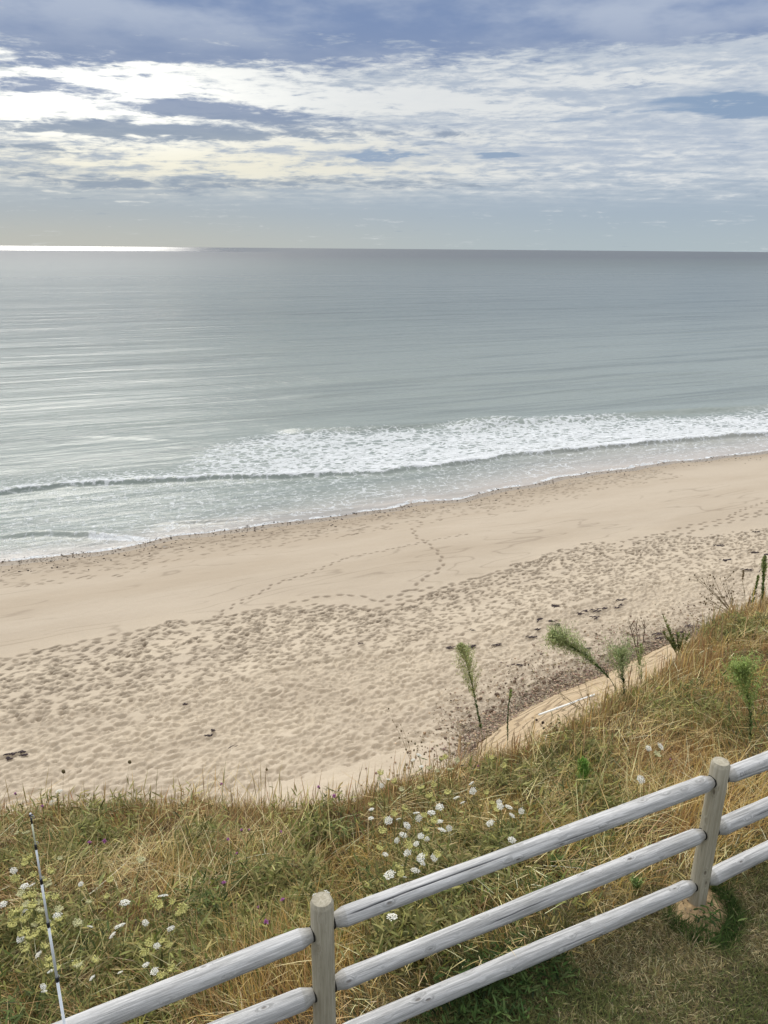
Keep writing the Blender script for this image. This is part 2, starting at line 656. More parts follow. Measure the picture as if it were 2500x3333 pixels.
def mat_sand():
    m, N = new_mat('beach_sand')
    g = N.node('ShaderNodeNewGeometry')
    P = N.mapping(g.outputs['Position'], rot=(0, 0, -AL))
    wet = N.attr('wet')
    damp_shade = N.attr('damp_shade')
    dry = N.attr('dry')
    grain = N.noise(P, 14., 6, .7)
    patch = N.noise(N.vm('MULTIPLY', P, (.05, .18, .1)), 1.0, 5, .6)
    patch2 = N.noise(N.vm('MULTIPLY', P, (.25, .6, .3)), 1.0, 5, .62)
    c = N.mix(N.ss(patch, .35, .65), (.405, .335, .255, 1), (.465, .395, .31, 1))
    c = N.mix(N.m('MULTIPLY', dry, N.ss(patch2, .3, .7, .45, 1.)), c, (.57, .485, .37, 1))
    c = N.mix(N.ss(grain, .25, .75, 0.0, .32), c, (.40, .315, .21, 1))
    c = N.mix(damp_shade, c, (.17, .13, .092, 1))  # dampness of prints, plus shade painted into the dry hollows
    c = N.mix(N.m('MULTIPLY', wet, .85), c, (.26, .205, .145, 1))
    r = N.m('SUBTRACT', .95, N.m('MULTIPLY', N.ss(wet, .6, 1.), .72))
    nb = N.noise(P, 5., 6, .65)
    finish(N, c, r, N.bump(N.m('ADD', N.m('MULTIPLY', nb, 1.), N.m('MULTIPLY', grain, .3)), .035, N.m('SUBTRACT', 1.0, N.m('MULTIPLY', wet, .9))), .3)
    return m


def mat_cliff():
    m, N = new_mat('soft_sandstone')
    g = N.node('ShaderNodeNewGeometry')
    P = N.mapping(g.outputs['Position'], rot=(0, 0, -AL))
    wob = N.noise(N.vm('MULTIPLY', P, (.12, .5, .5)), 1., 4, .6)
    x, y, z = N.sep(P)
    zc = N.m('ADD', z, N.m('MULTIPLY', wob, 1.6))
    band = N.noise(N.xyz(N.m('MULTIPLY', x, .05), N.m('MULTIPLY', y, .05), N.m('MULTIPLY', zc, 3.2)), 1., 6, .7)
    n = N.noise(N.vm('MULTIPLY', P, (.6, 3., 3.)), 1., 6, .65)
    c = N.mix(N.ss(n, .3, .7), (.42, .31, .185, 1), (.53, .41, .265, 1))
    line = N.ss(N.m('ABSOLUTE', N.m('SUBTRACT', N.m('FRACT', N.m('MULTIPLY', zc, 4.2)), .5)), 0.02, .16, 1.0, 0.0)
    brk = N.ss(band, .38, .5)
    c = N.mix(N.m('MULTIPLY', N.m('MULTIPLY', line, brk), .75), c, (.22, .15, .085, 1))
    c = N.mix(N.ss(band, .55, .75, 0, .4), c, (.58, .47, .32, 1))
    finish(N, c, .95, N.bump(N.m('ADD', n, N.m('MULTIPLY', line, -.5)), .12))
    return m


def mat_water():
    m, N = new_mat('sea_water')
    g = N.node('ShaderNodeNewGeometry')
    P = N.mapping(g.outputs['Position'], rot=(0, 0, -AL))
    x, y, z = N.sep(P)
    flat = N.xyz(x, y, 0.0)
    shal = N.attr('shallow')
    foam = N.attr('foam')
    lace = N.attr('lace')
    ruf = N.attr('ruffle')
    deepc = N.mix(N.ss(y, 250, 2200), (.105, .135, .13, 1), (.06, .07, .08, 1))
    mid = N.mix(N.ss(y, 75, 260), (.235, .268, .243, 1), deepc)
    c = N.mix(shal, mid, (.50, .45, .405, 1))
    # dark streaks along the coast: shading of swell faces painted into the water colour
    swell_shade = N.noise(N.vm('MULTIPLY', flat, (.007, .11, 1)), 1., 6, .68, .5)
    swell_shade2 = N.noise(N.vm('MULTIPLY', flat, (.03, .5, 1)), 1., 5, .65, .5)
    swell_shade_mix = N.m('ADD', N.m('MULTIPLY', swell_shade, .55), N.m('MULTIPLY', swell_shade2, .45))
    c = N.mix(N.ss(swell_shade_mix, .40, .53, .62, 0.), c, N.vm('MULTIPLY', c, (.50, .53, .55)))
    # slicks and cat's paws far out
    pat = N.noise(N.vm('MULTIPLY', flat, (.0022, .012, 1)), 1., 6, .62, .4)
    pat2 = N.noise(N.vm('MULTIPLY', flat, (.012, .05, 1)), 1., 5, .6)
    amp = N.m('MULTIPLY', N.ss(pat, .3, .7, .65, 1.25), N.ss(pat2, .3, .7, .75, 1.2))
    sw = N.noise(N.vm('MULTIPLY', flat, (.016, .17, 1)), 1., 3, .5, .3)
    chop = N.noise(N.vm('MULTIPLY', flat, (.42, 1.15, 1)), 1., 5, .6, .5)
    rip = N.noise(N.vm('MULTIPLY', flat, (2.2, 4.2, 1)), 1., 4, .65)
    sw0 = N.noise(N.vm('MULTIPLY', flat, (.011, .055, 1)), 1., 3, .5, .4)
    nrm = N.bump(sw0, 1.6, 1.0)
    nrm = N.bump(sw, .6, 1.0, nrm)
    sw2 = N.noise(N.vm('MULTIPLY', flat, (.034, .52, 1)), 1., 4, .6, .4)
    nrm = N.bump(sw2, .2, 1.0, nrm)
    nrm = N.bump(chop, .19, N.m('MULTIPLY', amp, .75), nrm)
    nrm = N.bump(rip, .032, N.m('MULTIPLY', amp, .8), nrm)
    hx, hy = math.sin(SUN_AZ), math.cos(SUN_AZ)
    steep = (-.34 * hx, -.34 * hy, .94)
    nm = N.node('ShaderNodeMix', data_type='VECTOR')
    N.put(nm.inputs[0], N.m('MULTIPLY', ruf, .95)); N.put(nm.inputs[4], nrm); nm.inputs[5].default_value = steep
    nrm = N.vm('NORMALIZE', nm.outputs[1])
    rough = N.m('ADD', N.ss(y, 120, 1100, .20, .36), N.m('MULTIPLY', ruf, -.2))
    b = N.node('ShaderNodeBsdfPrincipled')
    N.put(b.inputs['Base Color'], c)
    N.put(b.inputs['Roughness'], rough)
    b.inputs['IOR'].default_value = 1.33
    N.put(b.inputs['Normal'], nrm)
    # foam: lacy veins torn by the wave, dense near the breaking front
    wv = N.noise(flat, .55, 4, .6, color=True)
    wp = N.vm('ADD', flat, N.vm('MULTIPLY', N.vm('SUBTRACT', wv, (.5, .5, .5)), (2.2, 1.4, 0)))
    e1 = N.voronoi(N.vm('MULTIPLY', wp, (1.0, 1.15, 1)), 1.0, 'DISTANCE_TO_EDGE')
    e2 = N.voronoi(N.vm('MULTIPLY', wp, (2.0, 3.2, 1)), 1.0, 'DISTANCE_TO_EDGE')
    fn = N.noise(N.vm('MULTIPLY', flat, (1.6, 2.4, 1)), 1., 6, .7)
    fn2 = N.noise(N.vm('MULTIPLY', flat, (.22, .5, 1)), 1., 4, .6)
    veins = N.m('ADD', N.m('MULTIPLY', e1, 1.5), N.m('ADD', N.m('MULTIPLY', e2, .7), N.m('MULTIPLY', N.m('SUBTRACT', fn, .5), 1.1)))
    dens = N.m('MULTIPLY', lace, N.ss(fn2, .3, .7, .55, 1.25))
    fl = N.ss(N.m('SUBTRACT', dens, veins), -.10, .16)
    fn3 = N.noise(N.vm('MULTIPLY', wp, (1.3, 2.0, 1)), 1., 7, .72, .6)
    fd_ = N.ss(N.m('ADD', N.m('MULTIPLY', foam, N.ss(fn2, .3, .7, .45, 1.25)), N.m('MULTIPLY', N.m('SUBTRACT', N.m('ADD', N.m('MULTIPLY', fn3, .8), N.m('ADD', N.m('MULTIPLY', e1, .95), N.m('MULTIPLY', e2, .35))), .66), -2.2)), .26, .72)
    fl = N.m('MULTIPLY', fl, N.ss(lace, .02, .16))
    fd_ = N.m('MULTIPLY', fd_, N.ss(foam, .03, .2))
    f = N.m('MAXIMUM', N.m('MULTIPLY', fl, .8), N.m('MULTIPLY', fd_, .96))
    fb_ = N.node('ShaderNodeBsdfDiffuse')
    fb_.inputs[0].default_value = (.86, .88, .89, 1)
    N.put(fb_.inputs['Normal'], N.bump(fn3, .5, 1.0))
    mx = N.node('ShaderNodeMixShader')
    N.put(mx.inputs[0], f)
    N.t.links.new(b.outputs[0], mx.inputs[1])
    N.t.links.new(fb_.outputs[0], mx.inputs[2])
    o = N.node('ShaderNodeOutputMaterial')
    N.t.links.new(mx.outputs[0], o.inputs[0])
    return m


def mat_wood(name, light, dark, knotc):
    m, N = new_mat(name)
    t = N.node('ShaderNodeTexCoord')
    oi = N.node('ShaderNodeObjectInfo')
    P = N.vm('ADD', t.outputs['Object'], N.vm('MULTIPLY', N.xyz(oi.outputs['Random'], oi.outputs['Random'], 0), (37., 0, 0)))
    kv = N.voronoi(N.vm('MULTIPLY', P, (6.2, 15., 15.)), 1.0, 'F1')
    ring = N.ss(kv, .1, .34, 1., 0.)
    warp = N.vm('ADD', P, N.vm('MULTIPLY', N.xyz(0, ring, ring), (0, .02, .02)))
    grain = N.noise(N.vm('MULTIPLY', warp, (2.4, 62., 62.)), 1., 6, .68, .4)
    fib = N.noise(N.vm('MULTIPLY', warp, (9., 210., 210.)), 1., 3, .6)
    blot = N.noise(N.vm('MULTIPLY', P, (3., 9., 9.)), 1., 5, .6)
    c = N.mix(N.ss(grain, .33, .68), dark, light)
    c = N.mix(N.ss(blot, .45, .72, 0, .5), c, N.vm('MULTIPLY', c, (.72, .71, .68)))
    c = N.mix(N.ss(fib, .5, .72, 0, .5), c, N.vm('MULTIPLY', c, (.6, .6, .6)))
    c = N.mix(N.ss(kv, .05, .15, .8, 0.), c, knotc)
    c = N.mix(N.ss(N.m('ABSOLUTE', N.m('SUBTRACT', kv, .2)), .0, .05, .14, 0.), c, knotc)
    ends = N.attr('ends')
    c = N.mix(N.m('MULTIPLY', ends, .8), c, (.27, .25, .205, 1))
    crack = N.attr('crack')
    c = N.mix(N.m('MULTIPLY', crack, .9), c, (.05, .05, .055, 1))
    h = N.m('ADD', N.m('MULTIPLY', grain, 1.0), N.m('ADD', N.m('MULTIPLY', fib, .35), N.m('MULTIPLY', N.ss(kv, .04, .14, 0., 1.), .6)))
    finish(N, c, .85, N.bump(h, .006, 1.), .2)
    return m


M_RAIL = mat_wood('weathered_rail_wood', (.69, .682, .67, 1), (.37, .367, .36, 1), (.17, .15, .13, 1))
M_POST = mat_wood('treated_post_wood', (.53, .485, .38, 1), (.38, .34, .25, 1), (.15, .125, .09, 1))

# ------------------------------------------------------------------ lawn, bank, cliff
M_SOIL, M_LAWN, M_SAND, M_CLIFF, M_WATER = mat_soil(), mat_lawn(), mat_sand(), mat_cliff(), mat_water()


def make_land():
    # lawn behind the fence
    u = np.linspace(-14, 40, 220); s = np.linspace(-9, 2.97, 70)
    U, S = np.meshgrid(u, s, indexing='ij')
    Z = (fbm(U * 2.2, S * 2.2, 4, 3) - .5) * .035 * (1 - sstep(S, 2.6, 2.95))
    X, Y = to_xy(U, S)
    tag(link('lawn', mesh_from('lawn', np.stack([X, Y, Z], -1).reshape(-1, 3), grid_quads(*U.shape), mat=M_LAWN, smooth=True)),
        kind='structure')
    # grassy bank falling to the edge
    u = np.linspace(-14, 40, 500); v = np.linspace(0, 1, 90)
    U, Vv = np.meshgrid(u, v, indexing='ij')
    E = edge_s(U)
    S = 2.95 + (E + .05 - 2.95) * Vv
    Z = bank_z(U, S)
    X, Y = to_xy(U, S)
    tag(link('grass_bank', mesh_from('grass_bank', np.stack([X, Y, Z], -1).reshape(-1, 3), grid_quads(*U.shape), mat=M_SOIL, smooth=True)),
        kind='structure')
    # sandstone slope below it
    u = np.linspace(-14, 45, 460); v = np.linspace(0, 1.06, 130)
    U, Vv = np.meshgrid(u, v, indexing='ij')
    E, T = edge_s(U), toe_s(U)
    S = E + .04 + (T - E) * Vv
    Z = cliff_z(U, S)
    n = (fbm(U * .35, S * .9, 51, 4) - .5)
    led = np.abs(((Z + n * 1.2) * 1.3) % 1 - .5) - .25
    k = np.sin(np.clip(Vv, 0, 1) * math.pi)
    n2 = fbm(U * 1.3, S * 2.6, 57, 4) - .5
    Z = Z + (n * 1.2 + led * .3 + n2 * .35) * k - .25 * np.maximum(Vv - 1, 0) * 20
    X, Y = to_xy(U, S)
    tag(link('cliff', mesh_from('cliff', np.stack([X, Y, Z], -1).reshape(-1, 3), grid_quads(*U.shape), mat=M_CLIFF, smooth=True)),
        kind='structure')


make_land()

# ------------------------------------------------------------------ beach with every footprint trodden into it
CHURN = poly_us([(0, 2150), (300, 2085), (660, 2020), (900, 1980), (1150, 1965), (1280, 1985), (1500, 1900), (1900, 1780),
                 (2150, 1745), (2500, 1730)], -14.4)


def churn_s(u):
    return np.interp(u, CHURN[:, 0], CHURN[:, 1]) + (fbm(np.asarray(u) * .4, 0 * np.asarray(u), 14, 3) - .5) * 1.6


def make_beach():
    du, ds = .058, .052
    uc = np.arange(-9, 53, du)
    left_u = -9 - np.geomspace(.2, 500, 40)[::-1]
    right_u = 53 + np.geomspace(.1, 500, 110)
    sc_ = np.arange(15.6, 58, ds)
    ext_s = 58 + np.geomspace(.3, 14, 14)
    u = np.r_[left_u, uc, right_u]
    s = np.r_[sc_, ext_s]
    U, S = np.meshgrid(u, s, indexing='ij')
    Z = sand_z(U, S)
    Hc = np.zeros((len(uc), len(sc_)))
    D = np.zeros_like(Hc)
    Hd = np.zeros_like(Hc)
    r = np.random.default_rng(11)

    def stamp(u0, s0, ang, ln, wd, dep, dmp_shade, rim=.28):
        R = ln * 1.15 + .1
        i0, i1 = int((u0 - R + 9) / du), int((u0 + R + 9) / du) + 2
        j0, j1 = int((s0 - R - 15.6) / ds), int((s0 + R - 15.6) / ds) + 2
        i0, j0 = max(i0, 0), max(j0, 0)
        i1, j1 = min(i1, len(uc)), min(j1, len(sc_))
        if i1 <= i0 or j1 <= j0: return
        a = uc[i0:i1, None] - u0; b = sc_[None, j0:j1] - s0
        x = (a * math.cos(ang) + b * math.sin(ang)) / (ln * .5)
        y = (-a * math.sin(ang) + b * math.cos(ang)) / (wd * .5)
        q = x * x + y * y
        if dmp_shade < .2:
            Hd[i0:i1, j0:j1] = np.minimum(Hd[i0:i1, j0:j1], -dep * np.clip(1.15 - q * .75, 0, 1))
        else:
            Hc[i0:i1, j0:j1] += dep * (-np.exp(-q * q * .9) + rim * np.exp(-(np.sqrt(q) - 1.45) ** 2 * 4.5))
        D[i0:i1, j0:j1] = np.maximum(D[i0:i1, j0:j1], dmp_shade * np.exp(-q * q * .9))  # colour darkening: painted shade in dry hollows, dampness in prints

    # churned upper beach: trodden all over
    n = 52000
    uu = r.uniform(-9, 53, n); su = r.uniform(22, 38.5, n)
    cs = churn_s(uu)
    mod = fbm(uu * .18, su * .35, 8, 3)
    for a, b, c, mm in zip(uu, su, cs, mod):
        if b > c or r.random() > .55 + 1.0 * (mm - .3): continue
        far = (b - 22) / (c - 22)
        if a > 50 and r.random() < .35: continue
        ang = r.normal(.1, .4)
        if far < .55 and r.random() < .15: continue
        if far < .55:      # dry, loose sand: wide soft hollows, their shade tinted into the colour
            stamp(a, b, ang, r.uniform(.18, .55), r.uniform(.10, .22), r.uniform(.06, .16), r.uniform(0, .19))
        else:              # firmer sand near the top of the tide: crisp prints
            r.random() < .42 and stamp(a, b, ang, r.uniform(.24, .4), r.uniform(.11, .18), r.uniform(.04, .08), .25 + r.uniform(.05, .6) * min(1, (far - .4) * 2.2))
    # scattered prints fading out seaward of the churned zone
    # lines of footprints
    tracks = [[(20, 2145), (180, 2110), (330, 2075), (480, 2050), (640, 2030), (760, 2000), (900, 1975), (1050, 1940), (1150, 1937), (1230, 1955)],
              [(690, 2020), (720, 1998), (800, 1950), (900, 1900), (1000, 1868), (1130, 1815), (1250, 1793), (1400, 1760), (1530, 1735)],
              [(1345, 1720), (1352, 1745), (1400, 1775), (1430, 1805), (1440, 1830), (1430, 1860), (1365, 1890), (1360, 1915), (1290, 1935)],
              [(1240, 1955), (1330, 1925), (1450, 1910), (1600, 1870), (1750, 1840)],
              [(1300, 1950), (1450, 1925), (1600, 1900)],
              [(2050, 1755), (2150, 1740), (2250, 1710), (2380, 1685), (2500, 1662)],
              [(2200, 1745), (2300, 1715), (2420, 1690), (2500, 1670)],
              [(2370, 1680), (2440, 1650), (2500, 1630)],
              [(1150, 1990), (1300, 1965), (1420, 1935)]]
    for k, t in enumerate(tracks):
        p = poly_us(t, -14.5)
        for _ in range(2):
            p = np.array([to_us(*at_z(*q, float(sand_z(*pp)))[:2]) for q, pp in zip(t, p)])
        sl = np.r_[0, np.cumsum(np.hypot(*np.diff(p, axis=0).T))]
        step = .42 if k in (1, 7) else .68
        dd_ = np.arange(0, sl[-1], step)
        a = np.interp(dd_, sl, p[:, 0]); b = np.interp(dd_, sl, p[:, 1])
        for i in range(len(a)):
            i2 = min(i + 1, len(a) - 1); i3 = max(i2 - 1, 0)
            ang = math.atan2(b[i2] - b[i3], a[i2] - a[i3])
            o = .09 * (1 if i % 2 else -1)
            sz = 1.0 if k in (1, 7) else 1.5
            stamp(a[i] - math.sin(ang) * o + r.normal(0, .03), b[i] + math.cos(ang) * o + r.normal(0, .03), ang, .3 * sz, .15 * sz, .05, .72)
    # walkers' prints along the foot of the tide line
    for off, n in ((1.2, 330), (1.9, 300), (2.8, 260), (3.7, 200), (5.0, 150)):
        uu = r.uniform(-9, 53, n)
        for a in uu:
            b = float(shore_s(a)) - off + r.normal(0, .35) - .8
            stamp(a, b, r.normal(.05, .3), r.uniform(.3, .45), r.uniform(.14, .22), .04, r.uniform(.3, .85))
    i0 = len(left_u)
    # wind and swash marks on the smooth middle beach
    A, B = np.meshgrid(uc, sc_, indexing='ij')
    cn = fbm(A * .06, B * .3, 61, 4)
    ln = np.exp(-(((cn * 9) % 1 - .5) / .05) ** 2) * sstep(fbm(A * .2, B * .4, 91, 2), .4, .6)
    smooth = sstep(B, churn_s(A) - .5, churn_s(A) + 1.) * (1 - sstep(B, shore_s(A) - 6, shore_s(A) - 4))
    D = np.maximum(D, ln * .34 * smooth)
    lump = (fbm(A * 1.6, B * 2.4, 23, 3) - .5) * .1 * (1 - sstep(B, churn_s(A) - 2, churn_s(A) + .3))
    Hc += Hd + lump + (fbm(A * .5, B * .9, 29, 3) - .5) * .1 * smooth
    Z[i0:i0 + len(uc), :len(sc_)] += Hc
    damp_shade = np.zeros_like(Z)
    damp_shade[i0:i0 + len(uc), :len(sc_)] = D
    sh = shore_s(U)
    wet = sstep(S, sh - 4.5, sh + .2) * .5 + sstep(S, sh - 1.3, sh - .5) * .5
    damp_shade = np.maximum(damp_shade, .22 * sstep(S, sh - 6, sh - 2) * fbm(U * .8, S * 1.5, 44, 3))
    damp_shade = np.maximum(damp_shade, .55 * np.exp(-np.maximum(S - toe_s(U), 0) / .9) * sstep(U, 8, 14) * (1 - sstep(U, 26, 40)) * (.4 + 1.2 * fbm(U * 1.5, S * 1.5, 45, 3)))
    dry = 1 - sstep(S, churn_s(U) - 3, churn_s(U) + 3)
    X, Y = to_xy(U, S)
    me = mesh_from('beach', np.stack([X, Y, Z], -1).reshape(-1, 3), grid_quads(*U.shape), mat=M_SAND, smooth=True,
                   attrs={'wet': wet.ravel(), 'damp_shade': damp_shade.ravel(), 'dry': dry.ravel()})
    tag(link('beach', me), kind='structure')


make_beach()

# ------------------------------------------------------------------ sea
FRONT = poly_us([(0, 1612), (220, 1582), (620, 1562), (1250, 1542), (1700, 1484), (2100, 1444), (2500, 1418)], SEA_Z)
BACK = poly_us([(0, 1560), (550, 1530), (680, 1440), (900, 1405), (1250, 1398), (1800, 1362), (2500, 1352)], SEA_Z)


def front_s(u):
    return np.interp(u, FRONT[:, 0], FRONT[:, 1]) + (fbm(np.asarray(u) * .35, 0 * np.asarray(u), 71, 4) - .5) * 1.3


def back_s(u):
    return np.interp(u, BACK[:, 0], BACK[:, 1]) + (fbm(np.asarray(u) * .3, 0 * np.asarray(u), 73, 3) - .5) * 2.


def make_sea():
    s = [51.5]
    while s[-1] < 90000:
        s.append(s[-1] + max(.13, (s[-1] - 45) * .0135 if s[-1] > 95 else .13 + max(0, s[-1] - 80) * .012))
    s = np.array(s)
    w = np.linspace(-.5, 1, 1000)
    w = np.sign(w) * np.abs(w)
    U = np.empty((len(w), len(s)))
    half = 105 * np.maximum(1, s / 75) ** 1.0
    U[:] = w[:, None] * half[None, :]
    S = np.broadcast_to(s, U.shape).copy()
    near = 1 - sstep(S, 160, 400)
    sh = shore_s(U)
    off = S - sh
    z = np.full(U.shape, SEA_Z)
    z += .16 * (fbm(U * .03, S * .14, 41, 3) - .5) * 2 * near * sstep(off, 6, 25)
    z += .05 * (fbm(U * .25, S * .8, 43, 3) - .5) * 2 * near * sstep(off, 1, 8) * (1 - sstep(S, 110, 150))
    f = front_s(U); b = back_s(U)
    q = S - f                                     # >0 seaward of the breaking front
    hgt = np.interp(U, [-20, 0, 12, 28, 60, 90, 200], [.46, .42, .38, .40, .46, .48, .3]) * (.75 + .5 * fbm(U * .5, 0 * U, 83, 3))
    bore = np.where(q < 0, np.exp(-(q / .34) ** 2), np.exp(-(q / 3.2) ** 1.2))
    z += hgt * bore
    # swells still unbroken further out
    foam = np.zeros(U.shape); lace = np.zeros(U.shape)

    def ridge(pts, h, wf, wb):
        p = poly_us(pts, SEA_Z)
        p = p[np.argsort(p[:, 0])]
        c = np.interp(U, p[:, 0], p[:, 1]) + (fbm(U * .3, 0 * U, 99, 3) - .5) * .8
        fade = sstep(U, p[0, 0] - 1.5, p[0, 0] + 2.5) * (1 - sstep(U, p[-1, 0] - 3, p[-1, 0] + 2))
        k = S - c
        return h * fade * np.where(k < 0, np.exp(-(k / wf) ** 2), np.exp(-(k / wb) ** 2))

    z += ridge([(230, 1418), (380, 1425), (520, 1430), (560, 1432)], .13, .5, 7.0)
    z += ridge([(1500, 1395), (1800, 1372), (2200, 1345), (2700, 1320)], .55, 1.2, 3.5)
    z += ridge([(900, 1405), (1300, 1392), (1700, 1375)], .4, 1.1, 3)
    z += ridge([(-100, 1535), (60, 1530), (120, 1530)], .12, .7, 2)
    z += ridge([(150, 1345), (300, 1352)], .05, .8, 2.5)
    z += ridge([(90, 1318), (240, 1320)], .05, .8, 2.5)
    z += ridge([(500, 1290), (800, 1293), (900, 1290)], .05, 1.2, 4)
    z += ridge([(900, 1290), (1500, 1280), (2100, 1262)], .16, 1.5, 5)
    z += ridge([(1000, 1235), (1500, 1232), (2400, 1210)], .15, 1.8, 6)
    z += ridge([(200, 1235), (700, 1240), (1100, 1238)], .08, 1.8, 6)
    z += ridge([(-50, 1755), (150, 1742), (330, 1745), (420, 1750)], .34, .35, 1.3)
    z += ridge([(520, 1708), (700, 1700), (880, 1690)], .2, .22, .8)
    z += ridge([(1200, 1652), (1500, 1605), (1800, 1545), (2200, 1497)], .12, .2, .8)
    # foam: dense on the bore, lace over the back of it
    onb = sstep(q, -.20, -.04)
    right = sstep(U, 8, 34)
    foam = onb * (np.exp(-np.maximum(q, 0) / (.7 + 1.6 * right)) * (.72 + .2 * right) )
    foam = np.maximum(foam, onb * right * (.27 + .12 * np.exp(-np.maximum(q, 0) / 6)) * (1 - sstep(np.maximum(q, 0), 7, 14)))
    span = np.maximum(b - f, .5)
    kk = np.clip(q / span, 0, 2)
    lace = onb * (1 - sstep(kk, .75, 1.12)) * (.40 + .20 * right) * (.6 + .4 * np.exp(-kk * 1.5)) * sstep(U, -2, 24)
    lace += .17 * sstep(off, .3, 2) * (1 - onb) * (.5 + .5 * fbm(U * .2, S * .4, 15, 3))
    lace += .24 * onb * (1 - sstep(U, 4, 14)) * np.exp(-np.maximum(q, 0) / 5)
    # wash line at the very edge, and the small shore break at the left
    foam = np.maximum(foam, .62 * np.exp(-((off - .45) / .3) ** 2) * (.55 + .8 * (fbm(U * .6, 0 * U, 3, 3) - .4)))
    p = poly_us([(300, 1747), (420, 1752), (470, 1752)], SEA_Z)
    foam = np.maximum(foam, .95 * sstep(U, p[0, 0] - .5, p[0, 0] + .5) * (1 - sstep(U, p[2, 0] - .5, p[2, 0] + .6))
                      * np.exp(-((S - np.interp(U, p[:, 0], p[:, 1]) + .2) / .35) ** 2))
    shal = np.exp(-(np.maximum(off - .4, 0) / np.interp(U, [0, 12, 30, 50, 80], [2.0, 2.4, 4.2, 6.0, 5.5])) ** 1.5) * .95
    # thin sheet of water over the sand at the edge
    edge = sstep(off, -.25, .8)
    z = np.where(off < 1.6, z * edge + (1 - edge) * (sand_z(U, S) - .04), z)
    az_ = np.degrees(np.arctan2(U * CA - S * SA, U * SA + S * CA))
    dist = np.hypot(U, S)
    ruffle = sstep(dist, 3300, 4300) * (1 - sstep(az_, -20, -5)) ** .7 * (.55 + .75 * fbm(U * .004, S * .004, 19, 3))
    X, Y = to_xy(U, S)
    me = mesh_from('water', np.stack([X, Y, z], -1).reshape(-1, 3), grid_quads(*U.shape), mat=M_WATER, smooth=True,
                   attrs={'foam': foam.ravel(), 'lace': lace.ravel(), 'shallow': shal.ravel(), 'ruffle': ruffle.ravel()})
    tag(link('water', me), kind='structure')


make_sea()
# ------------------------------------------------------------------ fence
FD = np.array([CA, SA, 0.0])                     # along the fence, to the right
UPV = np.array([0, 0, 1.0])


